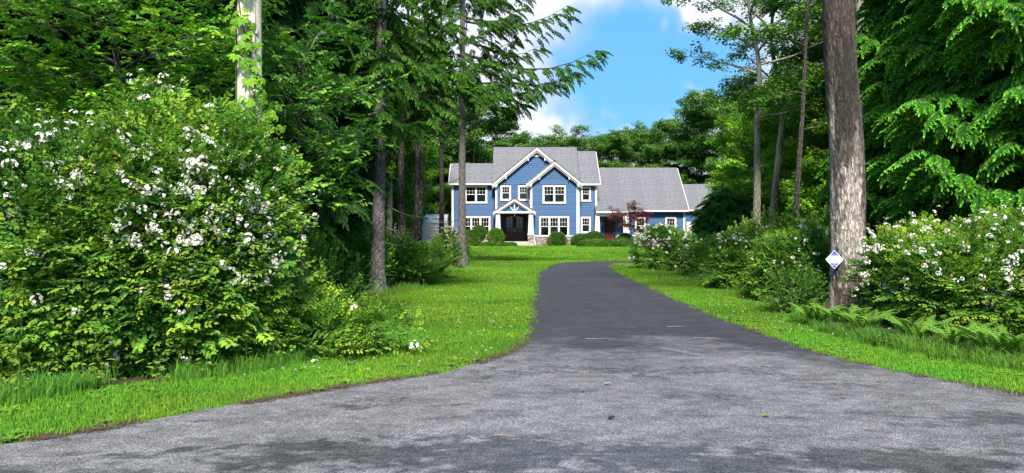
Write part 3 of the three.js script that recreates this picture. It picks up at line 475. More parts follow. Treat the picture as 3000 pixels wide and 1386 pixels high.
// a row of double hung windows inside a white frame
function windowUnit(px0, px1, py0, py1, D, n, wall, seed) {
  const x0 = X(px0, D), x1 = X(px1, D), y0 = Y(py1, D), y1 = Y(py0, D), z = HZ(D), w = new THREE.Group(); w.name = 'window'; house.add(w);
  (holesOf[wall] ??= []).push([x0 + 0.03, x1 - 0.03, y0 + 0.03, y1 - 0.03]); w.position.set((x0 + x1) / 2, y0, z);
  const W = x1 - x0, H = y1 - y0, t = 0.125, r = rng(seed), mull = 0.10;
  const frame = [box(W, t, 0.075, 0, H - t / 2, 0.03), box(W + 0.06, t * 0.9, 0.11, 0, t * 0.45, 0.045), box(t, H - t * 1.9, 0.073, -W / 2 + t / 2, H / 2, 0.03), box(t, H - t * 1.9, 0.073, W / 2 - t / 2, H / 2, 0.03)];
  const iw = (W - 2 * t - (n - 1) * mull) / n; for (let i = 1; i < n; i++) frame.push(box(mull, H - t * 1.9, 0.070, -W / 2 + t + i * iw + (i - 0.5) * mull, H / 2, 0.03));
  part('frame', merge(frame), M.white, w);
  for (let i = 0; i < n; i++) {
    const cx = -W / 2 + t + i * (iw + mull) + iw / 2, b0 = t * 0.9, b1 = H - t, mid = (b0 + b1) / 2 + 0.02, s = 0.045;
    part('pane', box(iw, mid - b0, 0.01, cx, (b0 + mid) / 2, -0.002), r() < 0.5 ? M.blind : M.pane, w); part('pane', box(iw, b1 - mid, 0.01, cx, (b1 + mid) / 2, 0.016), M.pane, w);
    part('sash', merge([box(iw, s, 0.03, cx, mid, 0.026), box(iw, s, 0.025, cx, b0 + s / 2, 0.012), box(iw, s * 0.8, 0.03, cx, b1 - s * 0.4, 0.026), box(s * 0.7, b1 - b0 - 0.1, 0.024, cx - iw / 2 + s * 0.35, (b0 + b1) / 2, 0.022), box(s * 0.7, b1 - b0 - 0.1, 0.024, cx + iw / 2 - s * 0.35, (b0 + b1) / 2, 0.022)]), M.white, w);
    const cols = iw > 0.75 ? 3 : iw > 0.55 ? 3 : 2; for (let c = 1; c < cols; c++) part('muntin', box(0.018, b1 - mid - s, 0.014, cx - iw / 2 + iw * c / cols, (b1 + mid) / 2, 0.026), M.white, w);
    part('muntin', box(iw - s, 0.018, 0.016, cx, (b1 + mid) / 2, 0.027), M.white, w);
  }
}
windowUnit(1361.7, 1427.3, 544.6, 596, 71.5, 2, 'left', 1); windowUnit(1351.4, 1436.7, 633.8, 693.4, 71.5, 3, 'left', 2);
windowUnit(1466.6, 1496.9, 543.7, 588.1, 70.9, 1, 'centre', 3); windowUnit(1517.7, 1548, 543.7, 588.1, 70.9, 1, 'centre', 4);
windowUnit(1589.7, 1657.5, 542.8, 596.6, 70, 2, 'right', 5); windowUnit(1579.5, 1667.2, 633.8, 694.3, 70, 3, 'right', 6);
windowUnit(1702, 1730.7, 547.3, 590.6, 71.3, 1, 'bay', 7); windowUnit(1701.4, 1730.7, 635.3, 683.4, 71.3, 1, 'bay', 8);
windowUnit(1860, 1892, 635.7, 687, 72, 1, 'wing', 9); windowUnit(1949, 1981, 636, 687, 72, 1, 'wing', 10);

// walls behind the boards
const STONE = 0.84;
const wallPart = (name, geo) => part(name, geo, M.backing, house);
const wLeft = wallPart('wall', box(3.96, EAVE - 0.05, 5.2, (-5.45 - 1.49) / 2, (EAVE - 0.05) / 2, HZ(71.5) - 2.62));
const gableC = (x, k = 0) => 8.83 - 0.22 - 0.82 * Math.abs(x - 2.22) - k, gableR = (x, k = 0) => 7.5 - 0.2 - 0.8 * Math.abs(x - 3.76) - k;
// centre wall: the porch opening stays free
const wC = wallPart('wall', merge([prism([[-1.49, 3.0], [5.89, 3.0], [5.89, 5.5], [2.22, gableC(2.22)], [-1.49, gableC(-1.49)]], HZ(70.9) - 0.02, 0.2), box(0.30, 3.0, 0.2, -1.34, 1.5, HZ(70.9) - 0.12), box(4.3, 3.0, 0.2, 3.74, 1.5, HZ(70.9) - 0.12)]));
const wR = wallPart('wall', prism([[1.63, 0], [5.89, 0], [5.89, 5.5], [3.76, gableR(3.76)], [1.63, 5.5]], HZ(70) - 0.02, 0.85));
const wB = wallPart('wall', box(1.79, EAVE - 0.05, 5, (5.89 + 7.68) / 2, (EAVE - 0.05) / 2, HZ(71.3) - 2.52));
const wG = wallPart('wall', box(8.1, 3.1, 9.0, (7.7 + 15.8) / 2, 1.55, HZ(72) - 4.52));
const recess = wallPart('wall', merge([box(3.0, 3.2, 0.12, 0.18, 1.6, HZ(72.3) - 0.06), box(0.12, 3.0, 1.2, -1.24, 1.5, HZ(71.7)), box(0.12, 3.0, 1.2, 1.62, 1.5, HZ(71.7)), box(3.0, 0.1, 3.3, 0.2, 3.05, HZ(70.8))]));
part('rear_wall', box(7.4, 5.4, 0.2, 2.2, 2.7, HZ(80.2)), M.backing, house); part('side_wall', merge([box(0.2, 5.4, 9.0, -1.4, 2.7, HZ(75.7)), box(0.2, 5.4, 9, 5.8, 2.7, HZ(75.7))]), M.backing, house);
siding(wLeft, STONE + 0.06, 5.4, () => -5.30, () => -1.66, HZ(71.5), 0.118, holesOf.left, 21);
siding(wC, 3.02, 8.6, (y) => (y < 5.5 ? -1.33 : Math.max(-1.49, 2.22 - (8.61 - y) / 0.82)), (y) => (y < 5.5 ? 1.66 : Math.min(5.8, 2.22 + (8.61 - y) / 0.82)), HZ(70.9), 0.19, holesOf.centre.concat([[-9, 9, 8.02, 9]]), 22);
siding(wC, STONE, 3.02, () => -1.33, () => -1.2, HZ(70.9), 0.19, [], 23);
siding(wR, STONE + 0.06, 7.28, (y) => (y < 5.55 ? 1.80 : 3.76 - (7.3 - y) / 0.8), (y) => (y < 5.55 ? 5.72 : 3.76 + (7.3 - y) / 0.8), HZ(70), 0.19, holesOf.right, 24);
siding(wB, STONE + 0.06, 5.4, () => 5.90, () => 7.52, HZ(71.3), 0.118, holesOf.bay, 25);
siding(wG, STONE + 0.06, 3.05, () => 7.7, () => 15.64, HZ(72), 0.118, holesOf.wing.concat([[8.42, 9.44, 0, 2.66]]), 26);
siding(recess, 0.4, 2.95, () => -1.18, () => -0.86, HZ(72.3), 0.19, [], 27); siding(recess, 0.4, 2.95, () => 1.3, () => 1.56, HZ(72.3), 0.19, [], 28);

// white corner boards, friezes, water tables
const trim = (name, g) => part(name, g, M.white, house);
const post = (x, D, y0 = STONE, y1 = EAVE - 0.1, w = 0.17) => trim('corner_board', box(w, y1 - y0, 0.09, x, (y0 + y1) / 2, HZ(D) + 0.02));
post(-5.38, 71.5, STONE, EAVE - 0.05, 0.2); post(-1.41, 70.9); post(1.71, 70, STONE, EAVE + 0.05); post(5.81, 70, STONE, EAVE + 0.05); post(7.60, 71.3); post(15.72, 72, STONE, 3.1);
trim('water_table', box(3.9, 0.07, 0.16, -3.45, STONE + 0.03, HZ(71.5) + 0.03)); trim('water_table', box(4.3, 0.07, 0.16, 3.76, STONE + 0.03, HZ(70) + 0.03)); trim('water_table', box(1.78, 0.07, 0.15, 6.79, STONE + 0.03, HZ(71.3) + 0.03)); trim('water_table', box(6.2, 0.07, 0.15, 12.7, STONE + 0.03, HZ(72) + 0.03));

// stone facing at the foot of the walls
function stones(x0, x1, y0, y1, z, seed, ends = 0) {
  const r = rng(seed), tones = [[], [], []]; for (let y = y0; y < y1 - 0.02;) { const h = Math.min(y1 - y, r.r(0.06, 0.13)); for (let x = x0; x < x1 - 0.01;) { const w = Math.min(x1 - x, r.r(0.16, 0.5)), d = r.r(0.05, 0.12); tones[r.i(3)].push(box(w - 0.012, h - 0.012, d, x + w / 2, y + h / 2, z + d / 2)); x += w; } y += h; }
  const o = part('stone_base', box(x1 - x0, y1 - y0, 0.04, (x0 + x1) / 2, (y0 + y1) / 2, z - 0.012), M.mortar, house);
  [[0.30, 0.28, 0.27], [0.19, 0.175, 0.165], [0.42, 0.40, 0.385]].forEach((c, i) => tones[i].length && part('stones', merge(tones[i]), std(c, 0.9), o, true));
}
stones(-5.45, -1.5, 0, STONE, HZ(71.5), 1); stones(1.63, 5.89, 0, STONE, HZ(70), 2); stones(5.9, 7.68, 0, STONE, HZ(71.3), 3); stones(7.72, 8.40, 0, STONE, HZ(72), 4); stones(9.46, 15.78, 0, STONE, HZ(72), 5);

// roofs
const roof = (a, b, c, d, th) => part('roof', slab(a, b, c, d, th), shingles, house);
const plane = (x0, x1, eD, eH, rD, rH) => { roof(V(x0, eH, HZ(eD)), V(x1, eH, HZ(eD)), V(x1, rH, HZ(rD)), V(x0, rH, HZ(rD))); const back = 2 * rD - eD; roof(V(x1, eH, HZ(back)), V(x0, eH, HZ(back)), V(x0, rH, HZ(rD)), V(x1, rH, HZ(rD))); };
plane(-1.77, 6.17, 71.1, 5.62, 75.6, 9.31); plane(-5.70, -1.78, 71.1, 5.62, 73.5, 7.59); plane(6.18, 7.95, 70.9, 5.58, 74.9, 8.86); plane(7.5, 16.05, 71.5, 3.22, 76.7, 7.43);
roof(V(7.46, 3.07, HZ(70.15)), V(10.33, 3.07, HZ(70.15)), V(10.33, 4.62, HZ(73.3)), V(7.46, 4.62, HZ(73.3)), 0.1);
// gable roofs running back from the front
function gableRoof(cx, half, apex, slope, D0, D1, th = 0.12) {
  const e = apex - slope * half;
  for (const s of [-1, 1]) { const a = V(cx + s * half, e, HZ(D0)), b = V(cx + s * half, e, HZ(D1)), c = V(cx, apex, HZ(D1)), d = V(cx, apex, HZ(D0)); s < 0 ? roof(b, a, d, c, th) : roof(a, b, c, d, th); }
}
gableRoof(2.22, 3.99, 8.90, 0.82, 70.45, 75.2); gableRoof(3.76, 2.46, 7.58, 0.80, 69.55, 73.2); gableRoof(0.215, 1.87, 4.26, 0.64, 68.75, 70.88, 0.1);
// white rake boards with a second moulding, boxed returns and brackets
function rakes(cx, half, apex, slope, D, h = 0.20, brackets = [], drop = 0.12) {
  const z = HZ(D);
  for (const s of [-1, 1]) {
    const e = apex - drop * 1.3 - slope * half, A = apex - drop * 1.3, f = (dy, x0 = 0) => [[cx + s * x0, A + dy - slope * x0], [cx + s * half, e + dy]];
    const [p, q] = f(0); trim('rake_board', prism(s > 0 ? [p, q, [q[0], q[1] - h], [p[0], p[1] - h]].reverse() : [p, q, [q[0], q[1] - h], [p[0], p[1] - h]], z + 0.02, 0.06));
    const [u, v] = f(-h - 0.004); trim('rake_board', prism(s > 0 ? [u, v, [v[0], v[1] - h * 0.8], [u[0], u[1] - h * 0.8]].reverse() : [u, v, [v[0], v[1] - h * 0.8], [u[0], u[1] - h * 0.8]], z - 0.10, 0.10));
  }
  for (const [bx, by] of brackets) trim('bracket', box(0.09, 0.30, 0.28, bx, by, z - 0.2));
}
rakes(2.22, 3.99, 8.88, 0.82, 70.45, 0.2, [[X(1547.5, 70.5), Y(466, 70.5)], [X(1596.5, 70.5), Y(466, 70.5)], [X(1482, 70.5), Y(519, 70.5)]]);
rakes(3.76, 2.46, 7.56, 0.80, 69.55, 0.2, [[X(1580.4, 69.6), Y(521, 69.6)], [X(1667.8, 69.6), Y(521, 69.6)]]);
rakes(0.215, 1.87, 4.24, 0.64, 68.75, 0.16);
for (const [x, D] of [[-1.55, 70.5], [1.52, 69.6], [6.0, 69.6]]) trim('eave_return', merge([box(0.52, 0.14, 0.42, x, 5.42, HZ(D) - 0.2), box(0.40, 0.12, 0.34, x, 5.30, HZ(D) - 0.2)]));
for (const x of [-1.38, 1.81]) trim('eave_return', merge([box(0.46, 0.11, 0.3, x, 3.0, HZ(68.9)), box(0.36, 0.08, 0.26, x, 2.91, HZ(68.9))]));
// gable peak: white lap boards over a cross bar
{ const z = HZ(70.9) + 0.03; trim('cross_bar', box(1.5, 0.12, 0.09, 2.22, 8.03, z + 0.02)); for (let y = 8.1, i = 0; y < 8.5; y += 0.085, i++) { const w = 2 * (8.62 - y) / 0.82; if (w > 0.1) { const b = part('gable_board', wedge, M.white, house); b.position.set(2.22, y + 0.043, z - 0.02); b.scale.set(w, 0.085, 0.03); } } }
// gutters and eave boards
const gutter = (x0, x1, y, D) => trim('gutter', merge([box(x1 - x0, 0.13, 0.12, (x0 + x1) / 2, y - 0.08, HZ(D) + 0.03), box(x1 - x0, 0.05, 0.4, (x0 + x1) / 2, y - 0.17, HZ(D) - 0.2)]));
gutter(-5.68, -1.8, 5.6, 71.1); gutter(6.22, 7.93, 5.56, 70.9); gutter(10.36, 16.02, 3.2, 71.5); gutter(7.48, 10.32, 3.06, 70.15);
trim('rake_board', bar(V(-5.72, 5.46, HZ(71.12)), V(-5.72, 7.44, HZ(73.5)), 0.05, 0.2)); trim('rake_board', bar(V(7.97, 5.42, HZ(70.92)), V(7.97, 8.7, HZ(74.9)), 0.05, 0.2)); trim('rake_board', bar(V(16.07, 3.08, HZ(71.52)), V(16.07, 7.28, HZ(76.7)), 0.05, 0.2));
// downspouts
const spout = (pts) => trim('downspout', tube(new THREE.CatmullRomCurve3(pts.map((p) => V(...p)), false, 'catmullrom', 0.1).getPoints(26), 0.04, 6));
spout([[1.36, 5.35, HZ(69.6)], [1.5, 5.2, HZ(70.3)], [1.58, 5.0, HZ(70.75)], [1.58, 3.7, HZ(70.75)]]); spout([[6.1, 5.35, HZ(69.7)], [5.98, 5.15, HZ(70.05)], [5.97, 4.8, HZ(70.1)], [5.97, 0.95, HZ(70.1)], [6.0, 0.1, HZ(69.6)]]);
spout([[2.02, 2.95, HZ(68.8)], [1.88, 2.82, HZ(69.0)], [1.83, 2.6, HZ(69.1)], [1.86, 1.0, HZ(69.0)], [2.05, 0.05, HZ(68.7)]]); spout([[10.25, 2.9, HZ(70.2)], [9.98, 2.7, HZ(70.4)], [9.98, 0.9, HZ(70.4)], [10.08, 0.1, HZ(70.1)]]);

// front porch: tapered columns on stone piers, gable truss, steps
function column(cx, y0, y1, wb, wt, D) { const g = new THREE.CylinderGeometry(wt / 1.414, wb / 1.414, y1 - y0, 4, 1); g.rotateY(Math.PI / 4); g.translate(cx, (y0 + y1) / 2, HZ(D)); const o = trim('column', g); part('base', box(wb + 0.10, 0.08, wb + 0.10, cx, y0 - 0.02, HZ(D)), M.white, o); return o; }
const D1 = 69.1;
const colL = column(X(1459, D1), 1.02, 2.86, 0.50, 0.34, D1), colR = column(X(1555, D1), 1.02, 2.86, 0.50, 0.34, D1);
for (const c of [X(1459, D1), X(1555, D1)]) { part('pier', box(0.46, 0.96, 0.46, c, 0.48, HZ(D1)), M.mortar, house); stones(c - 0.27, c + 0.27, 0, 0.96, HZ(D1) + 0.235, Math.round(c * 10) + 40); }
trim('porch_beam', box(3.3, 0.16, 0.3, 0.215, 2.94, HZ(68.95))); part('porch_gable', prism([[-1.4, 3.03], [1.83, 3.03], [0.215, 4.04]], HZ(69.05), 0.06), M.blue, house);
trim('king_post', box(0.09, 0.9, 0.06, 0.215, 3.5, HZ(69.02) + 0.0)); for (const s of [-1, 1]) trim('truss_strut', bar(V(0.215 + s * 0.06, 3.04, HZ(69.02) + 0.003), V(0.215 + s * 0.56, 3.62, HZ(69.02) + 0.003), 0.055, 0.09, V(0, 0, 1)));
part('porch_floor', box(3.3, 0.36, 3.6, 0.2, 0.18, HZ(70.6)), M.concrete, house); part('step', box(2.6, 0.18, 0.5, 0.6, 0.09, HZ(68.55)), M.concrete, house);
// double front door with arched glass
for (const [s, cx] of [[-1, -0.235], [1, 0.695]]) {
  const d = new THREE.Group(); d.name = 'front_door'; house.add(d); d.position.set(cx, 0.38, HZ(72.3) + 0.02);
  part('leaf_panel', box(0.91, 2.32, 0.06, 0, 1.16, 0), M.doorDark, d);
  for (let i = 0; i < 2; i++) for (let j = 0; j < 4; j++) { const arch = j === 3 ? 0.08 * ((i === 0) === (s < 0) ? 1 : 0) : 0; part('pane', box(0.26, 0.34 - arch, 0.02, -0.15 + i * 0.3, 0.82 + j * 0.37 + 0.15 - arch / 2, 0.028), M.pane, d); }
  part('door_panel', box(0.66, 0.5, 0.05, 0, 0.37, 0.02), M.door, d); part('door_panel', box(0.52, 0.36, 0.05, 0, 0.37, 0.035), M.door, d);
  part('handle', box(0.03, 0.3, 0.06, -s * 0.4, 1.0, 0.05), M.metal, d);
}
part('door_frame', merge([box(0.12, 2.44, 0.14, -0.76, 1.6, HZ(72.3) + 0.03), box(0.12, 2.44, 0.14, 1.22, 1.6, HZ(72.3) + 0.03), box(2.1, 0.12, 0.14, 0.23, 2.78, HZ(72.3) + 0.032)]), M.doorDark, house);
{ const l = part('porch_lamp', box(0.14, 0.24, 0.14, 0.24, 2.72, HZ(70.2)), M.lampGlass, house); part('chain', box(0.02, 0.2, 0.02, 0.24, 2.93, HZ(70.2)), M.black, l); }
// side porch, its door, lamp and columns
const D2 = 70.5; column(X(1750, D2), 0.9, 2.62, 0.50, 0.34, D2); column(X(1836, D2), 0.9, 2.62, 0.46, 0.32, D2);
trim('porch_beam', box(2.9, 0.34, 0.24, 8.9, 2.78, HZ(D2))); part('porch_ceiling', box(2.8, 0.06, 1.6, 8.9, 2.92, HZ(71.3)), M.white, house);
for (const c of [X(1750, D2), X(1836, D2)]) stones(c - 0.26, c + 0.26, 0, 0.86, HZ(D2) + 0.22, Math.round(c * 10) + 70);
for (const c of [X(1750, D2), X(1836, D2)]) part('pier', box(0.5, 0.86, 0.44, c, 0.43, HZ(D2)), M.mortar, house);
{ const d = new THREE.Group(); d.name = 'side_door'; house.add(d); d.position.set(8.93, 0.12, HZ(72) + 0.05); part('leaf_panel', box(0.96, 2.46, 0.06, 0, 1.23, 0), M.doorDark, d); part('door_panel', box(0.7, 0.7, 0.05, 0, 0.55, 0.02), M.door, d); part('door_panel', box(0.3, 0.9, 0.05, -0.2, 1.6, 0.02), M.doorDark, d); part('door_panel', box(0.3, 0.9, 0.05, 0.2, 1.6, 0.02), M.doorDark, d); part('handle', box(0.05, 0.1, 0.06, 0.4, 1.05, 0.05), M.metal, d); }
{ const l = part('wall_lamp', box(0.20, 0.34, 0.14, 8.06, 1.95, HZ(72) + 0.12), M.lampGlass, house); part('backplate', merge([box(0.10, 0.42, 0.04, 8.06, 1.95, HZ(72) + 0.055), box(0.22, 0.04, 0.16, 8.06, 2.14, HZ(72) + 0.12), box(0.08, 0.3, 0.15, 8.06, 1.93, HZ(72) + 0.123)]), M.black, l); }
part('porch_floor', box(2.8, 0.12, 1.9, 8.9, 0.06, HZ(71.1)), M.concrete, house);
// house number down the right porch column: three small figures, not legible in the photograph
for (let i = 0; i < 3; i++) part('number_plate', box(0.05, 0.085, 0.01, X(1555.3, D1), 2.50 - i * 0.16, HZ(D1) + 0.206 + i * 0.007), M.metal, house);
// beds and front walk
solid('planting_bed', sheet([[-6, -70.4], [-5.9, -67.6], [-1.8, -67.3], [-1.7, -70.4]].map(([x, z]) => [x, z]), 0.008, 1), std([0.055, 0.042, 0.034], 0.97), 'dark mulch bed below the left wing of the house', 'bed', 'structure');
solid('planting_bed', sheet([[2.2, -70.0], [2.2, -68.0], [6.6, -67.6], [7.4, -69.2], [7.4, -71.3], [5.9, -71.3], [5.9, -70]], 0.008, 1), std([0.055, 0.042, 0.034], 0.97), 'dark mulch bed below the big triple window', 'bed', 'structure');
solid('planting_bed', sheet([[10.2, -71.9], [10.2, -69.0], [8.6, -67.0], [7, -65.6], [15, -65.2], [16, -71.9]], 0.008, 1), std([0.055, 0.042, 0.034], 0.97), 'dark mulch bed beside the side porch', 'bed', 'structure');
solid('front_walk', sheet([[-0.8, -68.8], [-0.8, -68.0], [2.2, -67.3], [6.8, -66.8], [8.0, -68.6], [8.0, -70.2], [9.8, -70.2], [9.8, -68.4], [8.2, -66.6], [6.9, -66.1], [2.0, -66.6], [-0.8, -67.4]], 0.02, 1), M.concrete, 'pale concrete front walk between lawn and planting beds', 'path', 'structure');

// second building behind the right end of the house
{
  const b = thing('garage_building', 'blue garage with pale grey roof half hidden behind the dark spruce', 'garage', [X(2100, 84), 0, -86]); b.rotation.y = -0.10;
  part('wall', box(7.0, 3.5, 6.4, 0, 1.75, 0), M.blue2, b);
  const r1 = slab(V(-3.8, 3.5, 3.6), V(3.6, 3.5, 3.6), V(3.5, 6.35, 0), V(-3.8, 6.35, 0)), r2 = slab(V(3.6, 3.5, -3.6), V(-3.8, 3.5, -3.6), V(-3.8, 6.35, 0), V(3.5, 6.35, 0)); part('roof', r1, shingles, b); part('roof', r2, shingles, b);
  for (const x of [-1.75, 1.65]) { const d = part('garage_door', box(2.7, 2.2, 0.08, x, 1.1, 3.22), M.white, b); for (let j = 1; j < 4; j++) part('groove', box(2.68, 0.02, 0.02, x, j * 0.55, 3.262), M.mortar, d); }
  part('gutter', box(7.4, 0.14, 0.12, -0.1, 3.4, 3.6), M.white, b);
}
// glasshouse and rail fence left of the house
{
  const g = thing('greenhouse', 'small greenhouse with a pale glazed roof behind the rail fence', 'greenhouse', [X(1264, 75), 0, -75]), ri = 2.85, ea = 2.05, glaze = new THREE.MeshPhysicalMaterial({ color: 0xdfeeee, roughness: 0.15, transmission: 0.35, thickness: 0 });
  for (let i = 0; i < 4; i++) { const x = -1.6 + i * 0.8; for (const s of [-1, 1]) part('roof_pane', slab(...(s > 0 ? [V(x + 0.02, ea, 1.2), V(x + 0.78, ea, 1.2), V(x + 0.78, ri, 0), V(x + 0.02, ri, 0)] : [V(x + 0.78, ea, -1.2), V(x + 0.02, ea, -1.2), V(x + 0.02, ri, 0), V(x + 0.78, ri, 0)]), 0.02), glaze, g); part('wall_pane', box(0.76, ea - 0.1, 0.02, x + 0.4, ea / 2, 1.18), glaze, g); }
  for (let i = 0; i <= 4; i++) { const x = -1.6 + i * 0.8; part('rafter', bar(V(x, ea + 0.02, 1.2), V(x, ri + 0.02, 0), 0.03, 0.05), M.metal, g); part('stud', box(0.05, ea, 0.05, x, ea / 2, 1.2), M.metal, g); }
  part('ridge_bar', box(3.3, 0.06, 0.06, 0, ri + 0.02, 0), M.metal, g); part('end_wall', merge([box(0.03, ea, 2.3, -1.62, ea / 2, 0), box(0.03, ea, 2.3, 1.62, ea / 2, 0)]), M.white, g);
  const vent = part('roof_vent', slab(V(0.2, 2.42, 0.75), V(1.3, 2.42, 0.75), V(1.3, 2.82, 0.16), V(0.2, 2.82, 0.16), 0.02), glaze, g); part('vent_frame', merge([bar(V(0.2, 2.44, 0.76), V(1.3, 2.44, 0.76), 0.03, 0.04), bar(V(0.2, 2.44, 0.76), V(0.2, 2.84, 0.16), 0.03, 0.04)]), M.black, vent);
  const f = thing('rail_fence', 'weathered wooden rail fence left of the blue house', 'fence', [X(1255, 71.5), 0, -71.5]), wood = std([0.46, 0.43, 0.38], 0.9), r = rng(6);
  for (let i = 0; i < 5; i++) part('post', box(0.13, 1.75, 0.13, -3.4 + i * 1.35, 0.87, 0), wood, f);
  for (let i = 0; i < 4; i++) for (let j = 0; j < 6; j++) part('rail', bar(V(-3.4 + i * 1.35, 0.3 + j * 0.28 + r.s(0.02), 0.09), V(-2.05 + i * 1.35, 0.3 + j * 0.28 + r.s(0.02), 0.09), 0.04, 0.10), wood, f);
}
// ---------------------------------------------------------------- trees left of the driveway
const at = (px, D) => [X(px, D), 0, -D];
{
  const t = thing('spruce_tree', 'spruce with straight bare grey trunk standing nearest the left lawn', 'tree', at(1109, 18.4));
  spruce(t, { top: 21, from: 4.1, reach: 2.1, trunk: 0.165, seed: 101, cut: 9, step: 0.7, per: 5, sprays: FIR, k: 0.95, dead: 12, lean: [0.25, 0], fill: 0.42, extra: [[5.7, 0.1, 2.3, -0.12], [5.0, -0.2, 2.0, -0.15], [4.3, 2.6, 2.8, -0.05], [5.3, 2.2, 3.0, 0]] });
  const u = thing('spruce_tree', 'spruce whose slim trunk crosses the left wing of the house', 'tree', at(1352.6, 32.1));
  spruce(u, { top: 24, from: 7.6, reach: 3.0, trunk: 0.17, seed: 102, cut: 13.5, step: 0.85, per: 4, sprays: FIR, k: 0.9, dead: 5, fill: 0.45, extra: [[8.7, 0.05, 5.4, -0.05], [8.5, -0.1, 4.6, -0.12], [10.0, 0.12, 4.3, 0.03], [9.4, -0.2, 3.2, -0.12], [7.7, 0.2, 3.2, -0.22], [7.1, -0.1, 2.5, -0.24], [7.4, 0.5, 2.6, -0.1], [10.9, 0.2, 2.8, 0.1], [8.2, 3.3, 2.6, 0], [9.6, 2.8, 2.8, 0]] });
}
const bareTrunk = (px, D, h, r, seed, label, m, more = {}) => { const t = thing('woodland_tree', label, 'tree', at(px, D)); broadleaf(t, { h, base: more.base || h * 0.42, spread: more.spread || 3, trunk: r, seed, limbs: more.limbs || 14, subs: 5, per: 5, barkM: m, size: more.size || 1, k: more.k || [0.9, 0.95, 0.9], path: more.path, forks: more.forks, thin: more.thin || 1 }); return t; };
bareTrunk(1183, 37, 17, 0.19, 111, 'dark straight woodland trunk just right of the grey spruce trunk', BARK.dark, { base: 6.5, thin: 0.4, limbs: 10 });
bareTrunk(1222, 39, 18, 0.19, 112, 'thick double woodland trunk in front of the rail fence', BARK.dark, { base: 8, thin: 0.35, limbs: 10, forks: [[V(0.1, 0.2, 0.1), V(0.26, 4, 0.1), V(0.36, 8, 0.1), V(1.2, 15, 0.2)]] });
bareTrunk(1294, 41, 17, 0.15, 113, 'thin mossy trunk between rail fence and house corner', BARK.dark, { base: 7.5, thin: 0.35, limbs: 10, forks: [[V(0, 6, 0), V(-0.7, 9, 0), V(-1.2, 13, 0)], [V(0, 6.5, 0), V(0.9, 9, 0), V(1.4, 13, 0)]] });
bareTrunk(1139, 44, 17, 0.19, 114, 'pale grey trunk half hidden behind the spruce trunk', BARK.pale, { base: 7, thin: 0.4, limbs: 10 });
bareTrunk(1038, 34, 16, 0.15, 115, 'slim dark trunk deep in the left wood', BARK.dark, { base: 5 });
bareTrunk(940, 27, 15, 0.30, 116, 'broad dark trunk low in the shadow of the left wood', BARK.dark, { base: 4 });

// the dark row of conifers behind the rose hedge
const row = [['dense dark spruce at the far left behind the rose hedge', 20, 15.5, 3.3, 1.0], ['dark spruce behind the middle of the rose hedge', 330, 17, 3.4, 0.9], ['dark spruce rising left of the utility pole', 520, 15.6, 2.8, 1.4], ['dark spruce rising right of the utility pole', 790, 17.5, 2.2, 1.8], ['second dark spruce right of the pole, farther back', 900, 22.5, 2.0, 2.4], ['dark spruce behind the utility pole', 700, 20, 3.4, 1.2], ['dark spruce deep behind the left end of the hedge', 170, 22, 3.6, 1], ['dark spruce deep behind the pole', 470, 24, 3.6, 1], ['dark spruce outside the left edge of the hedge', -280, 14, 3.4, 0.8], ['dark spruce between pole and grey spruce trunk, deep in the wood', 965, 27, 2.0, 3.2]];
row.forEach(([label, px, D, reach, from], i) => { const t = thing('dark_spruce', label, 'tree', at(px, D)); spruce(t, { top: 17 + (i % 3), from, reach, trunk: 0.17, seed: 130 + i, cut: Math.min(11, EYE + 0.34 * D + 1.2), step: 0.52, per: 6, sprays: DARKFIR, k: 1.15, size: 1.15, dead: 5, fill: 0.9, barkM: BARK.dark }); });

// the spruces on the right
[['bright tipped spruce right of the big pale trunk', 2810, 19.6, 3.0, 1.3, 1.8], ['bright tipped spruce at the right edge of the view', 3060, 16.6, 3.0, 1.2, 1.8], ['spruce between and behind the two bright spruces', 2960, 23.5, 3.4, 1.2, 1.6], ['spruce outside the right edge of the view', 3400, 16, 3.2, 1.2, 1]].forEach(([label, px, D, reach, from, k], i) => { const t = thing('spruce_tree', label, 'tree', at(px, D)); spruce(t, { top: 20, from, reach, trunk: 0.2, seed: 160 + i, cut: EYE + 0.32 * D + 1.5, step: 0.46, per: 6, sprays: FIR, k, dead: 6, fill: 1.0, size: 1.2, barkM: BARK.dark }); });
{ const t = thing('young_spruce', 'young dark spruce in front of the right end of the house', 'tree', at(2115, 42)); spruce(t, { top: 4.1, from: 0.3, reach: 2.3, trunk: 0.09, seed: 171, cut: 9, step: 0.3, per: 6, sprays: DARKFIR, k: 2.0, size: 1.0, barkM: BARK.dark }); }
{ const t = thing('young_spruce', 'taller dark conifer behind the young spruce on the right', 'tree', at(2232, 50)); spruce(t, { top: 6.5, from: 0.5, reach: 2.2, trunk: 0.11, seed: 172, cut: 9, step: 0.36, per: 6, sprays: DARKFIR, k: 1.2, size: 1.1, barkM: BARK.dark }); }

// right hand hardwoods
const leafK = [1.0, 1.05, 0.9];
bareTrunk(2216, 33, 17, 0.19, 181, 'slender grey lichened trunk curving up at the left of the right hand trees', BARK.lichen, { base: 5.5, spread: 3.4, limbs: 18, thin: 0.8, k: leafK, path: [V(-0.05, 0, 0), V(0.03, 3, 0), V(0.02, 6, 0), V(0.08, 8.4, 0), V(-0.35, 10.6, 0.1), V(-0.5, 14, 0)] });
bareTrunk(2262, 36, 17, 0.195, 182, 'forked greenish lichened trunk behind the slender grey one', BARK.lichen, { base: 6, spread: 3.4, limbs: 18, thin: 0.8, k: leafK, path: [V(-0.1, 0, 0), V(0.1, 3, 0), V(0.45, 6.5, 0), V(0.55, 8.2, 0), V(1.1, 10.5, 0), V(1.3, 15, 0)], forks: [[V(0.5, 7.8, 0), V(-0.05, 9.8, 0), V(0.05, 12.5, 0), V(-0.2, 15, 0)]] });
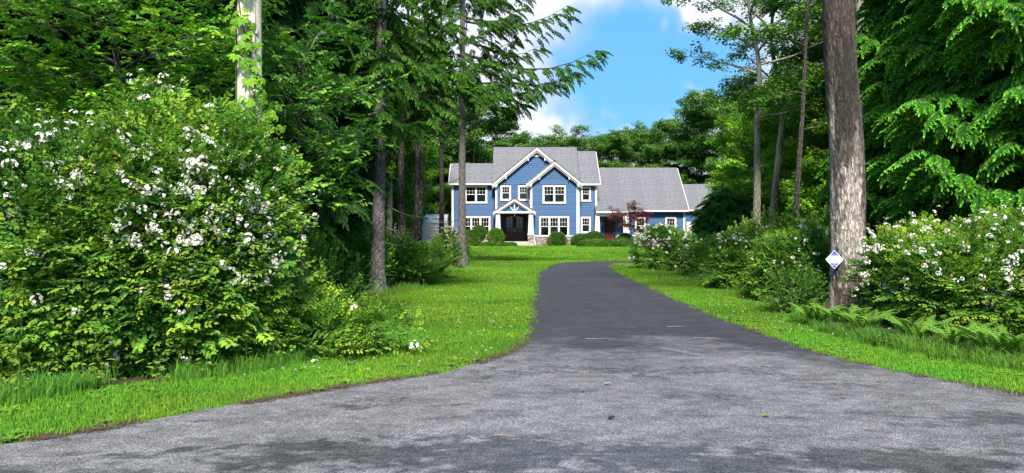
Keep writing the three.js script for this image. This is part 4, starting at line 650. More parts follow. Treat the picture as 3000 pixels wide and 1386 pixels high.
bareTrunk(2336, 29, 16, 0.135, 183, 'black trunk with pale lichen spots left of the big pale trunk', BARK.dark, { base: 6.5, spread: 2.8, limbs: 12, thin: 0.7, k: leafK, path: [V(-0.08, 0, 0), V(0.0, 3, 0), V(0.18, 6, 0), V(0.35, 10, 0), V(0.6, 15, 0)] });
{ const t = thing('dead_tree', 'bare pale dead trunk right of the big trunk', 'tree', at(2526, 24)); part('trunk', trunkGeo([V(0.1, 0, 0), V(0.12, 4, 0), V(0.02, 6.5, 0), V(-0.12, 8.6, 0)], 0.15, 0.13, 190, 0.3), BARK.pale, t); part('branch', tube([V(0.02, 7.2, 0), V(0.4, 7.8, 0.2), V(0.6, 8.6, 0.3)], (k) => lerp(0.05, 0.015, k), 6), BARK.pale, t); }
{ // the big trunk: grey ridged bark, white crust low on the front, dark damp band above
  const t = thing('oak_tree', 'big trunk with white crusted bark beside the driveway, carrying the diamond sign', 'tree', at(2480, 15.5));
  const path = [V(0.06, 0, 0), V(0.02, 1.2, 0), V(0.0, 3, 0), V(-0.14, 5, 0), V(-0.24, 7.5, 0.05), V(-0.3, 11, 0.1), V(-0.2, 14, 0)], c = new THREE.CatmullRomCurve3(path), pts = []; for (let i = 0; i <= 260; i++) pts.push(c.getPoint(i / 260));
  const g = tube(pts, (u) => 0.355 - 0.11 * u + 0.17 * Math.exp(-u * 14 / 0.3), 72, (a, l) => { const w = fbm(Math.cos(a) * 3 + 9, Math.sin(a) * 3 + l * 1.4, 5, 3) - 0.5, n = Math.abs(fbm(a * 7 + w * 2, l * 2.4, 15, 3, 44) - 0.5) * 2; return 1 + 0.05 * w + 0.045 * (smooth(0, 0.35, n) - 0.6) + 0.10 * Math.exp(-l / 0.35) * Math.sin(a * 5); });
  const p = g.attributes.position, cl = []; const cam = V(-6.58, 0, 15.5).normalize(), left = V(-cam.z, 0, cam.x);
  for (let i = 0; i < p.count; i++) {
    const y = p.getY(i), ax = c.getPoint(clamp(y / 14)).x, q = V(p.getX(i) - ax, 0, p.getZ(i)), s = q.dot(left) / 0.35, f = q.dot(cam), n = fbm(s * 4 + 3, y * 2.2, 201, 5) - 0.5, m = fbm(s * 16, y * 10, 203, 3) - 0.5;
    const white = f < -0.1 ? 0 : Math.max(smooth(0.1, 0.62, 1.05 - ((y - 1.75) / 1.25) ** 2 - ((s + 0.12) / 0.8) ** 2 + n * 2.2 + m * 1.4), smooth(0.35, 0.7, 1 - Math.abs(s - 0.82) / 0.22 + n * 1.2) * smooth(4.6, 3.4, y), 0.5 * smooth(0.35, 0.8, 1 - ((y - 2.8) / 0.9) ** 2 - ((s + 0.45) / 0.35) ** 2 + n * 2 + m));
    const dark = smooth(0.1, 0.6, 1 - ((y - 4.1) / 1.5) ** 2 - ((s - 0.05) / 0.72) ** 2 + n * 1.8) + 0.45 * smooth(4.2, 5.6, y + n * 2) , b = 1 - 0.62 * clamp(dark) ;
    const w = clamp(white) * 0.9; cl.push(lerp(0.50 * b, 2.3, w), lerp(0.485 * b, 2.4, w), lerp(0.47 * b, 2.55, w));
  }
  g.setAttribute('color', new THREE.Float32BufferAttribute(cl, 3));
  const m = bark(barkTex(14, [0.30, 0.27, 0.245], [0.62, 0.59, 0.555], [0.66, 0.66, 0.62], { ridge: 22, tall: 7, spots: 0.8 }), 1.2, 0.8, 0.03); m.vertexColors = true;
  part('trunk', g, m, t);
  const wood = [], S = new Scatter(CLUMP, LEAF), r = rng(77);
  for (let i = 0; i < 9; i++) { const y = 8.6 + i * 0.6, az = i * 2.4, b = c.getPoint(y / 14), e = b.clone().add(V(Math.cos(az) * 3, 1.2 + r.s(0.5), Math.sin(az) * 3)); wood.push(tube([b, b.clone().lerp(e, 0.5).add(V(0, 0.3, 0)), e], (k) => lerp(0.09, 0.02, k), 5)); for (let j = 0; j < 40; j++) { const q = b.clone().lerp(e, 0.35 + 0.7 * r()).add(V(r.s(0.7), r.s(0.5), r.s(0.7))); S.add(lay(q, V(r.s(1), r.s(0.4), r.s(1)), V(r.s(0.4), 1, r.s(0.4)), r.r(0.7, 1.2)), col(1, 1, 0.95), r); } }
  part('branches', merge(wood), BARK.dark, t, true); S.build('leaves', t);
}
// ---------------------------------------------------------------- the wood behind: a few kinds of tree, copied
{
  const protos = []; const kinds = [[13, 3.0, 3.6, [0.95, 1.0, 0.9]], [14, 3.4, 4.0, [0.8, 0.92, 0.85]], [12, 2.2, 3.4, [1.1, 1.1, 0.9]], [15, 4.0, 3.8, [0.85, 1.0, 0.9]]];
  const spots = [];
  // [px, distance, height]: behind the house, left wood, right wood
  const behind = [[1335, 88, 14.5], [1395, 84, 15.5], [1450, 92, 13.5], [1520, 104, 12.6], [1600, 112, 13.4], [1665, 108, 12.4], [1725, 98, 12.6], [1790, 100, 12.6], [1850, 96, 12.4], [1905, 98, 12.8], [1960, 100, 13.4], [2010, 99, 15], [2060, 96, 16.5], [2130, 92, 17], [2200, 88, 16], [1280, 82, 14], [1755, 125, 15.2], [1870, 122, 15], [1560, 126, 14.6]];
  const rightWood = [[2215, 62, 11.2], [2270, 57, 10.6], [2330, 52, 10], [2400, 48, 9.6], [2470, 44, 10], [2290, 68, 12.5], [2400, 62, 12], [2590, 38, 12], [2600, 32, 13], [2720, 30, 13], [2850, 30, 13], [2980, 28, 13], [2500, 52, 15], [2650, 46, 15], [2800, 44, 15], [2950, 42, 15], [3150, 30, 13], [3150, 44, 15]];
  const leftWood = [[1150, 62, 13.5], [1195, 98, 15], [1250, 102, 14.5], [1305, 98, 14], [1225, 112, 15], [1120, 56, 13.5], [1110, 50, 13], [1040, 46, 13], [960, 42, 13], [860, 40, 13.5], [760, 38, 13], [640, 36, 13], [520, 36, 14], [400, 36, 14], [260, 34, 13.5], [120, 34, 14], [-40, 32, 14], [-200, 30, 13], [1190, 84, 15], [1130, 68, 15], [1020, 60, 15], [900, 56, 15], [760, 52, 15], [600, 50, 16], [420, 48, 16], [240, 46, 16], [60, 44, 16]];
  for (const [list, label, group] of [[behind, 'leafy tree in the green wood behind the house', 'trees behind the house'], [rightWood, 'leafy tree in the deep wood right of the driveway', 'trees in the right hand wood'], [leftWood, 'leafy tree in the deep wood left of the house', 'trees in the left hand wood']]) for (const s of list) spots.push([...s, label, group]);
  const r = rng(9);
  spots.forEach(([px, D, h, label, group], i) => {
    const kind = i % 4; let t;
    if (!protos[kind]) { t = thing('woodland_tree', label, 'tree', at(px, D), group); const [H, b, sp, k] = kinds[kind]; broadleaf(t, { h: H, base: b, spread: sp, trunk: 0.17, seed: 300 + kind, limbs: 26, subs: 6, per: 7, size: 1.35, k, barkM: kind === 2 ? BARK.pale : BARK.far }); protos[kind] = t; }
    else { t = protos[kind].clone(); t.name = numbered('woodland_tree'); scene.add(t); t.position.set(...at(px, D)); tag(t, label, 'tree', group); }
    const s = h / kinds[kind][0]; t.scale.set(s * r.r(0.95, 1.2), s, s * r.r(0.95, 1.2)); t.rotation.y = r.r(0, 6.283);
  });
}
// saplings in the light at the edge of the woods
[['bright sapling between the woodland trunks left of the house', 1165, 62, 9], ['light green sapling behind the pale grey trunk', 1150, 50, 8.5], ['light green sapling left of the spruce trunk', 1050, 34, 4.5], ['bright sapling just left of the big trunk', 2402, 31, 4.2], ['bright sapling behind the black lichened trunk', 2325, 38, 8], ['light sapling right of the slender grey trunk', 2240, 42, 7.5], ['light leafy sapling behind the young spruce', 2160, 62, 9], ['tall light sapling between the lichened trunks', 2290, 50, 8], ['light sapling right of the dead trunk', 2590, 27, 5], ['bright sapling behind the left side of the big trunk', 2410, 35, 8], ['light sapling left of the forked lichened trunk', 2195, 50, 8.5]].forEach(([label, px, D, h], i) => { const t = thing('sapling', label, 'tree', at(px, D)); broadleaf(t, { h, base: h * 0.16, spread: h * 0.27, trunk: 0.04 + h * 0.004, seed: 380 + i, limbs: 18, subs: 5, per: 6, size: 0.55 + D * 0.009, k: [1.85, 1.65, 1.1], barkM: BARK.far }); });
// ---------------------------------------------------------------- shrubs
const roseSkin = {};
function rose(label, x, z, lobes, n, seed, opt = {}) {
  const o = thing('rose_bush', label, 'shrub', [x, 0, z]), skin = shrub(o, { lobes, sprays: opt.mix ? [...ROSE, OVAL[0], OVAL[1]] : ROSE, seed, gaps: opt.gaps ?? 0.36, canes: opt.canes ?? 26, size: opt.size || 1, k: opt.k || [1, 1, 1], inner: 0.55 });
  bloom(o, skin, n, seed + 1, opt.w || (() => 1), opt.fs || 1, opt.far, opt.more || 0); return o;
}
const bigRose = rose('huge rose bush covered in white flowers in front of the utility pole', -4.3, -9.2, [[-2.2, 1.0, -0.1, 1.2, 1.3, 1.0, 1500], [-0.9, 1.1, 0.1, 1.15, 1.4, 1.05, 1900], [0.3, 1.15, -0.15, 1.05, 1.45, 1.0, 1800], [0.95, 1.3, -0.35, 0.65, 1.4, 0.85, 1300], [-3.3, 1.0, 0.3, 1.1, 1.25, 0.9, 900], [0.0, 2.3, -0.4, 0.55, 0.7, 0.5, 240], [-1.7, 2.2, -0.3, 0.55, 0.55, 0.5, 200]], 296, 400, { mix: true, gaps: 0.41, size: 1.2, canes: 60, more: 620, fs: 1.05, w: (p) => clamp(smooth(0.75, 1.7, p.y) * (0.25 + 0.75 * smooth(-2.2, -0.6, p.x)) * smooth(0.36, 0.56, fbm(p.x * 1.3 + 4, p.y * 1.6, 402, 3) + 0.06) + 0.04) });
rose('low sprawling rose canes reaching over the lawn edge right of the hedge', ...[X(985, 9.8), -9.9], [[-0.35, 0.22, 0.05, 0.55, 0.32, 0.45, 160], [0.15, 0.2, -0.05, 0.45, 0.28, 0.35, 90], [0.45, 0.3, -0.1, 0.4, 0.12, 0.2, 40]], 5, 410, { canes: 14, k: [1.25, 1.15, 1.1] });
rose('white flowering rose bush at the right edge of the view', X(2905, 12.6), -12.6, [[0.1, 0.72, 0, 1.0, 0.85, 0.9, 1100], [-0.7, 0.62, 0.1, 0.75, 0.75, 0.8, 800], [1.1, 0.75, 0, 1.0, 0.9, 0.9, 700]], 170, 420, { more: 120, w: (p) => smooth(0.3, 0.9, p.y) });
rose('white flowering rose bush against the right side of the big trunk', X(2690, 13.5), -13.6, [[-0.2, 0.62, 0, 0.62, 0.75, 0.6, 1000], [0.45, 0.75, -0.1, 0.75, 0.8, 0.8, 800]], 150, 430, { more: 120, w: (p) => smooth(0.3, 0.8, p.y), k: [1.1, 1.06, 1] });
rose('pale flowering rose bush left of the big trunk', X(2335, 17.3), -17.3, [[0, 0.6, 0, 0.85, 0.72, 0.8, 1100], [0.4, 0.75, -0.3, 0.6, 0.7, 0.6, 600]], 60, 440, { k: [0.95, 0.97, 0.95], fs: 0.8, w: (p) => smooth(0.3, 0.8, p.y) });
rose('pale flowering rose bush before the slender grey trunk', X(2205, 20.6), -20.6, [[0, 0.62, 0, 0.85, 0.72, 0.75, 1000], [-0.55, 0.5, 0.1, 0.6, 0.55, 0.6, 500]], 90, 450, { fs: 0.8, w: (p) => smooth(0.4, 0.95, p.y), k: [1.1, 1.05, 1] });
rose('white flowering rose bush where the driveway bends right', X(1940, 30), -30.2, [[0, 0.68, 0, 0.95, 0.78, 0.8, 1100], [0.7, 0.6, -0.2, 0.7, 0.65, 0.6, 500]], 150, 460, { fs: 1.0, far: true, k: [0.9, 0.95, 0.9], w: (p) => 0.3 + smooth(0.3, 0.9, p.y) });
rose('small white flowering rose beside the slim trunk before the house', X(1318, 35), -35.2, [[0, 0.62, 0, 0.6, 0.7, 0.6, 500]], 60, 470, { fs: 1.0, far: true, w: (p) => smooth(0.4, 0.9, p.y) });

const bush = (name, label, x, z, lobes, opt = {}) => { const o = thing(name, label, 'shrub', [x, 0, z]); shrub(o, { lobes, ...opt }); return o; };
bush('leafy_shrub', 'dark small leaved shrub right of the big rose bush', X(905, 13.2), -13.4, [[0, 0.55, 0, 0.75, 0.75, 0.7, 900], [0.35, 0.35, 0.3, 0.55, 0.45, 0.5, 400]], { seed: 501, k: [1.6, 1.5, 1.2] });
bush('leafy_shrub', 'dark green shrub left of the bare spruce trunk', X(1030, 18.8), -19.2, [[0, 0.65, 0, 0.75, 0.8, 0.7, 900], [-0.7, 0.55, 0, 0.7, 0.65, 0.7, 600]], { seed: 502, k: [1.6, 1.5, 1.1] });
bush('leafy_shrub', 'dark many stemmed shrub right of the bare spruce trunk', X(1165, 21), -21.2, [[0, 0.72, 0, 0.5, 0.42, 0.5, 480], [0.25, 0.6, 0.1, 0.42, 0.36, 0.4, 260]], { seed: 503, k: [1.6, 1.5, 1.1], canes: 30 });
bush('leafy_shrub', 'bright yellow green shrub beneath the double trunk', X(1245, 26.5), -26.5, [[0, 0.42, 0, 0.7, 0.45, 0.6, 520]], { seed: 504, k: [1.5, 1.35, 1.1] });
bush('leafy_shrub', 'pale leafy shrub just left of the slim trunk before the house', X(1300, 30.5), -30.6, [[0, 0.5, 0, 0.65, 0.6, 0.6, 600]], { seed: 505, k: [1.2, 1.15, 1.1] });
bush('leafy_shrub', 'low green shrub between the two right hand rose bushes', X(2085, 25.5), -25.6, [[0, 0.42, 0, 0.85, 0.5, 0.7, 700], [0.7, 0.4, 0.2, 0.6, 0.45, 0.6, 300]], { seed: 506, k: [0.95, 1, 0.9] });
bush('leafy_shrub', 'dark shrub directly left of the foot of the big trunk', X(2325, 14.8), -14.8, [[0, 0.34, 0, 0.4, 0.4, 0.45, 420]], { seed: 507, size: 0.75, k: [0.85, 0.95, 0.9] });
bush('leafy_shrub', 'leafy thicket behind the foot of the big trunk', X(2420, 19), -19.5, [[0, 0.9, 0, 1.2, 1.1, 0.9, 1100]], { seed: 508, k: [1.0, 1.0, 0.9] });
bush('leafy_shrub', 'dark thicket under the spruces at the right', X(2800, 16.5), -17, [[0, 0.8, 0, 1.6, 1.0, 0.8, 1100], [2, 0.8, 0.4, 1.4, 1.0, 0.8, 700]], { seed: 509, k: [0.8, 0.9, 0.85] });
bush('leafy_shrub', 'leafy thicket continuing the hedge beyond the left edge of the view', -8.6, -7.6, [[0, 1.0, 0, 1.5, 1.3, 1.0, 1300], [-2.2, 0.9, 0.4, 1.4, 1.2, 1.0, 900]], { seed: 511, sprays: [...ROSE, OVAL[0]], size: 1.15 });
bush('leafy_shrub', 'leafy thicket continuing the hedge beyond the right edge of the view', 10.6, -11.2, [[0, 0.7, 0, 1.4, 0.9, 1.0, 1100], [2.0, 0.7, 1.2, 1.4, 0.9, 1.0, 900]], { seed: 512, sprays: ROSE, size: 1.1 });
{ // undergrowth farther back, in the two woods
  const r = rng(88), proto = bush('undergrowth_shrub', 'green undergrowth shrub on the floor of the left wood', ...[X(1000, 30), -30], [[0, 0.5, 0, 0.95, 0.65, 0.8, 500], [0.8, 0.4, 0.2, 0.6, 0.5, 0.6, 260]], { seed: 520, size: 1.15, k: [1.35, 1.25, 1.0] }); proto.userData.group = 'undergrowth in the left wood';
  const more = [[900, 24], [1070, 28], [1130, 33], [1200, 34], [960, 33], [1260, 40], [1150, 44], [1060, 40], [860, 30], [800, 20], [1190, 90], [1225, 88], [1262, 92], [1296, 90], [1325, 94], [980, 26], [1300, 46], [720, 26], [600, 22], [400, 24], [200, 22], [20, 20]];
  const rightMore = [[2260, 26], [2330, 23], [2190, 30], [2250, 36], [2300, 33], [2420, 26], [2540, 22], [2600, 20], [2950, 18], [2500, 28], [2230, 40]];
  for (const [list, label, group] of [[more, 'green undergrowth shrub on the floor of the left wood', 'undergrowth in the left wood'], [rightMore, 'green undergrowth shrub among the right hand trunks', 'undergrowth in the right wood']]) for (const [px, D] of list) { const c = proto.clone(); c.name = numbered('undergrowth_shrub'); c.position.set(...at(px, D)); c.rotation.y = r.r(-0.7, 0.7); c.scale.set(r.r(0.9, 1.4), D > 80 ? r.r(2.4, 3.2) : px > 1100 && px < 1340 ? r.r(0.5, 0.75) : r.r(0.85, 1.6), r.r(0.9, 1.3)); tag(c, label, 'shrub', group); scene.add(c); }
}
// shrubs round the house
bush('boxwood', 'round clipped shrub under the big triple window', X(1632, 68.6), -68.6, [[0, 0.5, 0, 0.72, 0.58, 0.6, 520]], { seed: 531, sprays: TIGHT, gaps: 0, inner: 0.7, k: [0.85, 0.95, 0.9] });
bush('boxwood', 'round clipped shrub right of the downspout', X(1700, 68.9), -68.9, [[0, 0.42, 0, 0.72, 0.52, 0.6, 480]], { seed: 532, sprays: TIGHT, gaps: 0, inner: 0.7, k: [1.0, 0.98, 0.9] });
bush('boxwood', 'taller round shrub before the side porch column', X(1741, 69.4), -69.4, [[0, 0.55, 0, 0.75, 0.62, 0.6, 520]], { seed: 533, sprays: TIGHT, gaps: 0, inner: 0.7, k: [0.85, 0.95, 0.9] });
bush('rhododendron', 'bright yellow green shrub left of the front porch', X(1452, 68), -68, [[0, 0.7, 0, 0.62, 0.75, 0.55, 420]], { seed: 534, sprays: TIGHT, gaps: 0, inner: 0.7, k: [1.6, 1.4, 1.1] });
bush('rhododendron', 'larger shrub with light flowers left below the triple window', X(1388, 67.5), -67.5, [[-0.3, 0.55, 0, 0.75, 0.75, 0.6, 800], [0.45, 1.1, 0, 0.5, 0.55, 0.4, 400]], { seed: 535, sprays: TIGHT, gaps: 0, inner: 0.7, k: [1.3, 1.2, 1.1] });
bush('juniper', 'low spreading green shrub in front of the side porch', X(1772, 64.5), -65.4, [[-0.6, 0.2, 0, 1.5, 0.32, 1.0, 700], [1.4, 0.2, 0.2, 1.4, 0.3, 0.9, 600]], { seed: 536, sprays: TIGHT, gaps: 0, inner: 0.7, k: [0.95, 1.1, 0.9], canes: 4 });
bush('leafy_shrub', 'bright green shrub right of the side door', X(1833, 66), -66.5, [[0, 0.45, 0, 0.6, 0.5, 0.5, 800]], { seed: 537, sprays: TIGHT, gaps: 0, inner: 0.7, k: [1.3, 1.35, 1.0] });
for (const [px, w] of [[1424, 0.28], [1441, 0.3], [1466, 0.34], [1478, 0.42], [1496, 0.36]]) { const o = bush('ground_cover', 'low green cushion plant along the front edge of the left bed', X(px, 66.6), -66.9, [[0, 0.1, 0, w * 1.4, 0.18, 0.35, 300]], { seed: px, sprays: TIGHT, size: 0.7, gaps: 0, k: [1.1, 1.25, 1.0], canes: 2 }); o.userData.group = 'cushion plants along the bed'; }
{ // red maple
  const t = thing('japanese_maple', 'small dark red maple in front of the side porch', 'tree', at(1855, 66)), R = [1, 2, 3].map((s) => leafClump(s + 140, [0.10, 0.012, 0.022], [0.18, 0.02, 0.03], { n: 26, R: 0.3, leaf: 0.10 }));
  broadleaf(t, { h: 3.0, base: 1.5, spread: 1.75, trunk: 0.06, seed: 551, limbs: 12, subs: 4, per: 4, sprays: R, size: 1.0, barkM: BARK.far, thin: 0.75 });
}
// ferns
[['fern arching over the right verge before the dark shrub', 2395, 958, 0.75], ['tall fern below the big trunk', 2470, 968, 0.8], ['fern between big trunk and rose bush', 2540, 985, 0.8], ['fern at the foot of the flowering rose on the right', 2690, 1012, 0.8], ['fern in the right verge left of the view edge', 2800, 1035, 0.8], ['fern in the right verge nearest the view edge', 2915, 1055, 0.85], ['fern at the right edge of the view', 2985, 1066, 0.8], ['pale fern left of the low green shrub', 2135, 832, 0.8]].forEach(([label, px, py, s], i) => { const [x, z] = G(px, py), o = thing('fern', label, 'fern', [x, 0, z]); fern(o, 11, s, 600 + i); });
[['bright fern clump before the many stemmed shrub', 1235, 838, 1.6], ['fern clump beside the bright fern, nearer the house', 1268, 820, 1.5], ['fern clump in the clearing left of the spruce trunk', 930, 805, 1.6], ['second fern clump in the clearing under the left wood', 985, 795, 1.6], ['fern deep in the clearing left of the spruce trunk', 890, 790, 1.7]].forEach(([label, px, py, s], i) => { const [x, z] = G(px, py), o = thing('fern', label, 'fern', [x, 0, z]); fern(o, 12, s, 620 + i); });

// ---------------------------------------------------------------- pole, creeper, overhanging branches
const POLE = [X(731, 10.3), -10.3];
{
  const wood = tex(512, 512, (x, y) => { const n = fbm(x * 40, y * 3, 5, 4, 40, 3), c = smooth(0.86, 0.95, vnoise(x * 24, y * 2.0, 8, 24, 2)), m = fbm(x * 6, y * 4, 18, 4, 6, 4), k = (0.72 + 0.3 * n) * (1 - 0.5 * c) * (0.8 + 0.35 * m); return [k, k * 0.97, k * 0.86]; }, true);
  const t = thing('utility_pole', 'weathered pale wooden utility pole rising out of the rose bush', 'utility pole', [POLE[0], 0, POLE[1]]), m = std(0xffffff, 0.9, { map: reps(wood, 1, 0.5), bumpMap: reps(wood, 1, 0.5), bumpScale: 0.006 }), pts = []; for (let i = 0; i <= 60; i++) pts.push(V(0, i / 60 * 11, 0));
  part('post', tube(pts, (k) => 0.178 - 0.045 * k, 28, (a, l) => 1 + 0.02 * (fbm(a * 3, l * 0.6, 6, 2, 19) - 0.5)), m, t);
  part('crack', box(0.012, 4.6, 0.03, -0.118, 4.4, 0.112), M.black, t); part('tag_plate', box(0.05, 0.10, 0.01, 0.13, 4.15, 0.118), M.metal, t);
}
{
  const o = thing('creeper_vine', 'climbing creeper with five fingered leaves on the utility pole', 'vine', [POLE[0], 0, POLE[1]]), r = rng(640), f = new Faces();
  for (let i = 0; i < 5; i++) { const a = (i - 2) * 0.62; f.leaf(V(0, 0, 0), V(Math.sin(a), -Math.cos(a), 0.12).normalize(), V(0, 0.1, 1), 0.105 * (1 - 0.1 * Math.abs(i - 2)), 0.042, tint([0.17, 0.38, 0.025], 0.12, r), 0.12, 0.3, true); }
  const leaf = f.build(), stem = []; for (let i = 0; i <= 40; i++) { const y = 0.3 + i * 0.145, a = Math.sin(i * 0.37) * 0.55 + 0.15; stem.push(V(Math.sin(a) * 0.185, y, Math.cos(a) * 0.185)); }
  part('stem', tube(stem, (k) => lerp(0.012, 0.006, k), 6), std([0.10, 0.07, 0.05], 0.9), o);
  const tones = [[1, 1, 1], [0.8, 0.9, 0.8], [1.2, 1.15, 1]].map((c) => { const m = LEAF.clone(); m.color.setRGB(...c); return m; });
  for (let i = 0; i < 150; i++) { const y = i < 110 ? r.r(2.7, 5.9) : r.r(2.4, 3.4), c = stem[clamp(Math.round((y - 0.3) / 0.145), 0, 40)], a = Math.atan2(c.x, c.z) + r.s(i < 110 ? 0.75 : 1.6), q = 0.2 + r.r(0.0, i < 110 ? 0.1 : 0.35); const m = part('leaf', leaf, tones[r.i(3)], o); m.position.set(Math.sin(a) * q, y, Math.cos(a) * q); m.rotation.set(r.r(-0.9, 0.1), a + r.s(0.5), r.s(0.7)); m.scale.setScalar(r.r(0.7, 1.25)); }
}
{
  const t = thing('overhanging_tree', 'broadleaf tree stretching leafy branches over the top left of the rose bush', 'tree', at(330, 11.2));
  broadleaf(t, { h: 6.4, base: 3.2, spread: 2.3, trunk: 0.10, seed: 650, limbs: 26, subs: 8, per: 11, sprays: OVAL, size: 1.15, barkM: BARK.dark, k: [1.95, 1.65, 1.2] });
  const u = thing('overhanging_tree', 'slim broadleaf tree with light leaves right of the utility pole', 'tree', at(880, 12.3));
  broadleaf(u, { h: 4.5, base: 2.3, spread: 1.0, trunk: 0.05, seed: 651, limbs: 14, subs: 5, per: 7, sprays: OVAL, size: 1.05, barkM: BARK.dark, k: [1.3, 1.25, 1.1] });
}
// seedlings with broad light leaves along the foot of the rose bush
{
  const f = new Faces(), r = rng(660); f.leaf(V(0, 0, 0), V(1, 0, 0), V(0, 1, 0), 0.085, 0.055, [0.19, 0.33, 0.03], 0.12, 0.25, true); const leaf = f.build(), g2 = new Faces(); g2.leaf(V(0, 0, 0), V(1, 0, 0), V(0, 1, 0), 0.10, 0.045, [0.13, 0.28, 0.03], 0.12, 0.3, true); const leaf2 = g2.build(), stemM = std([0.12, 0.18, 0.05], 0.8);
  [['yellow green seedling at the left foot of the rose bush', 300, 1140, 0.34, 10], ['yellow green seedling with pale leaves near the verge', 600, 1112, 0.32, 11], ['bright leafy seedling left of centre at the hedge foot', 470, 1128, 0.28, 9], ['tall bright seedling before the dark gap in the hedge', 720, 1090, 0.5, 14], ['bright seedling below the right end of the rose bush', 800, 1078, 0.42, 12], ['light seedling at the right corner of the hedge', 860, 1062, 0.36, 10], ['leafy seedling in the left corner of the view', 60, 1172, 0.3, 9], ['small seedling in the right verge', 2585, 1022, 0.28, 9], ['tall leafy shoot over the left end of the rose bush', 120, 1130, 2.35, 22], ['second leafy shoot over the left end of the rose bush', 215, 1125, 2.15, 20], ['leafy shoot at the left edge of the rose bush', 25, 1135, 2.2, 20]].forEach(([label, px, py, h, n]) => {
    const [x, z] = G(px, py), o = thing('seedling', label, 'plant', [x, 0, h > 1 ? z - 0.15 : z]), big = h > 1, pts = [V(0, 0, 0), V(r.s(0.03), h * 0.5, r.s(0.03)), V(r.s(0.06), h, 0.04)]; part('stem', tube(new THREE.CatmullRomCurve3(pts).getPoints(8), (k) => lerp(big ? 0.008 : 0.005, 0.002, k), 5), stemM, o);
    for (let i = 0; i < n; i++) { const t = big ? 0.62 + 0.38 * i / n : 0.25 + 0.75 * i / n, m = part('leaf', big ? leaf2 : leaf, LEAF, o), a = i * 2.4 + r.s(0.3); m.position.set(lerp(pts[0].x, pts[2].x, t), h * t, lerp(0, 0.04, t)); m.rotation.set(0, a, r.r(0.0, 0.5)); m.scale.setScalar(r.r(0.75, 1.3) * (big ? 1 : 0.9)); if (!big) { m.position.x += Math.cos(a) * 0.04; m.position.z -= Math.sin(a) * 0.04; } }
  });
}
// ---------------------------------------------------------------- sign on the big trunk
{
  const cv = document.createElement('canvas'); cv.width = 512; cv.height = 584; const c = cv.getContext('2d'), B = '#1546b4';
  c.fillStyle = '#f6f8fa'; c.fillRect(0, 0, 512, 584); c.fillStyle = B; c.beginPath(); c.moveTo(256, 26); c.lineTo(480, 292); c.lineTo(256, 558); c.lineTo(32, 292); c.fill();
  c.fillStyle = '#f6f8fa'; c.fillRect(0, 124, 512, 7); c.fillRect(0, 176, 512, 228); c.fillStyle = B; c.fillRect(110, 371, 292, 13); c.fillStyle = '#f6f8fa'; for (let i = 0; i < 22; i++) c.fillRect(116 + i * 13, 375, 4, 5);
  c.fillStyle = '#17569c'; c.textAlign = 'center'; c.font = 'bold 74px serif'; c.fillText('CONTROL', 256, 262, 318); c.fillText('SECURITY', 256, 346, 352);
  c.fillStyle = '#f6f8fa'; c.fillRect(228, 424, 56, 7); c.fillRect(190, 456, 132, 12);
  c.strokeStyle = '#2a63c9'; c.lineWidth = 5; c.beginPath(); c.moveTo(256, 5); c.lineTo(507, 292); c.lineTo(256, 579); c.lineTo(5, 292); c.closePath(); c.stroke();
  const map = new THREE.CanvasTexture(cv); map.colorSpace = THREE.SRGBColorSpace; const w = 0.163, h = 0.187, cam = V(-6.58, 0, 15.5).normalize();
  const o = thing('security_sign', 'blue and white diamond security sign fixed to the big trunk', 'sign', [6.58 + cam.x * 0.41 - cam.z * 0.215, 0.985, -15.5 + cam.z * 0.41 + cam.x * 0.215]); o.rotation.y = Math.atan2(cam.x, cam.z) + 0.06;
  const shape = new THREE.Shape([[0, -h], [w, 0], [0, h], [-w, 0]].map(([x, y]) => new THREE.Vector2(x, y))); const g = new THREE.ExtrudeGeometry(shape, { depth: 0.006, bevelEnabled: false }); part('plate', g, std(0xe8eef2, 0.5), o);
  const fg = new THREE.ShapeGeometry(shape), p = fg.attributes.position, uv = fg.attributes.uv; for (let i = 0; i < p.count; i++) uv.setXY(i, p.getX(i) / (2 * w) + 0.5, p.getY(i) / (2 * h) + 0.5); fg.translate(0, 0, 0.0085); part('print', fg, std(0xffffff, 0.45, { map }), o);
  part('nail', new THREE.CylinderGeometry(0.006, 0.006, 0.12, 8).rotateX(Math.PI / 2).translate(0, h * 0.86, -0.04), M.metal, o);
}
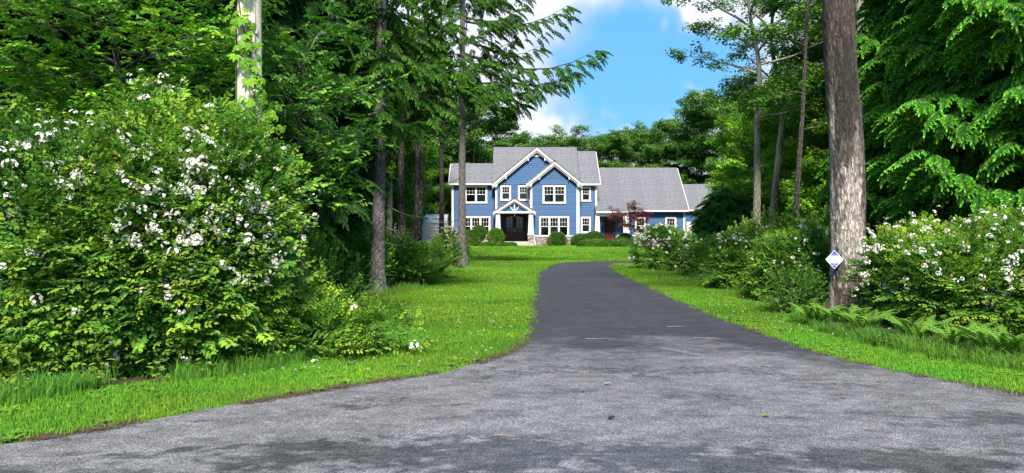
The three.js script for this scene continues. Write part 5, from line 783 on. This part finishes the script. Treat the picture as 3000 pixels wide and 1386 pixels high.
// ---------------------------------------------------------------- litter on the asphalt, a dandelion
{
  const r = rng(700), tw = std([0.10, 0.08, 0.065], 0.9), pale = std([0.22, 0.20, 0.17], 0.9), dk = std([0.05, 0.045, 0.04], 0.9);
  const dz = (x, y) => [1300 + x / 1.7346, 700 + y / 1.7346];
  [['short dark twig left on the dark driveway', dz(730, 525), 0.28, tw], ['curved twig left of the driveway centre', dz(795, 516), 0.42, pale], ['thin twig below the driveway centre', dz(1030, 578), 0.25, tw], ['straight pale twig right of the driveway centre', dz(1180, 453), 0.3, pale], ['forked pale twig near the right driveway edge', dz(1340, 513), 0.4, pale], ['small bent twig right of the driveway centre', dz(1432, 575), 0.16, tw], ['brown twig on the grey apron', dz(682, 693), 0.2, tw], ['long thin twig where dark and grey asphalt meet', dz(1055, 711), 0.42, tw], ['pale twig at the lower left of the apron', dz(308, 1016), 0.17, pale], ['thin twig on the left of the grey apron', dz(88, 917), 0.15, tw], ['dark stick lying left on the apron', [605, 1241], 0.2, dk], ['dark twig at the left verge tip', [175, 1293], 0.2, dk], ['short twig on the apron left of centre', dz(85, 853), 0.18, tw], ['dark twig low at the right of the apron', dz(2210, 995), 0.2, tw]].forEach(([label, [px, py], L, m]) => {
    const [x, z] = G(px, py), o = thing('twig', label, 'twig', [x, 0.0145, z]), a = r.s(0.5), pts = []; for (let i = 0; i <= 5; i++) { const t = i / 5 - 0.5; pts.push(V(Math.cos(a) * L * t, 0.006 + r() * 0.006, Math.sin(a) * L * t + 0.12 * L * (t * t) + r.s(0.01))); } part('stem', tube(pts, (k) => lerp(0.005, 0.002, k), 5), m, o);
    if (L > 0.26) part('fork', tube([pts[2], pts[2].clone().add(V(L * 0.2, 0.01, L * 0.12)), pts[2].clone().add(V(L * 0.34, 0.008, L * 0.14))], (k) => lerp(0.004, 0.002, k), 4), m, o);
  });
  const f = new Faces(); f.leaf(V(-0.03, 0.004, 0), V(1, 0.1, 0.2).normalize(), V(0, 1, 0), 0.07, 0.05, [0.12, 0.30, 0.03], 0.2, 0.1, true); const gl = f.build(); { const [x, z] = G(...dz(1640, 915)), m = solid('fallen_leaf', gl, LEAF, 'single fresh green leaf lying on the grey apron', 'leaf'); m.position.set(x, 0.016, z); }
  const f2 = new Faces(); f2.leaf(V(-0.03, 0.004, 0), V(1, 0.25, -0.3).normalize(), V(0, 1, 0), 0.08, 0.05, [0.05, 0.04, 0.035], 0.3, 0.1, true); { const [x, z] = G(...dz(852, 930)), m = solid('fallen_leaf', f2.build(), LEAF, 'curled dark leaf in the middle of the apron', 'leaf'); m.position.set(x, 0.016, z); }
  { const f3 = new Faces(); f3.leaf(V(-0.03, 0.004, 0), V(1, 0.2, 0.1).normalize(), V(0, 1, 0), 0.09, 0.06, [0.45, 0.38, 0.28], 0.25, 0.1, true); const [x, z] = G(...dz(828, 752)), m = solid('fallen_leaf', f3.build(), LEAF, 'dry pale leaf on the apron left of centre', 'leaf'); m.position.set(x, 0.016, z); }
  { const [x, z] = G(1501, 974), o = thing('dandelion', 'yellow dandelion at the left edge of the driveway', 'flower', [x - 0.05, 0, z]), q = new Faces(), y = std([0.75, 0.52, 0.02], 0.8); part('stem', new THREE.CylinderGeometry(0.003, 0.003, 0.09, 5).translate(0, 0.045, 0), std([0.15, 0.25, 0.05], 0.8), o); for (let i = 0; i < 24; i++) { const a = i * 2.4, e = 0.1 + 0.05 * i; q.leaf(V(0, 0.09, 0), V(Math.cos(a), e, Math.sin(a)).normalize(), V(0, 1, 0), 0.024, 0.008, [0.75, 0.52, 0.02], 0, 0); } part('flower_head', q.build(), PETAL, o); void y; }
}
scene.traverse((m) => { if (m.isMesh) m.castShadow = m.receiveShadow = true; });
renderer.render(scene, camera);
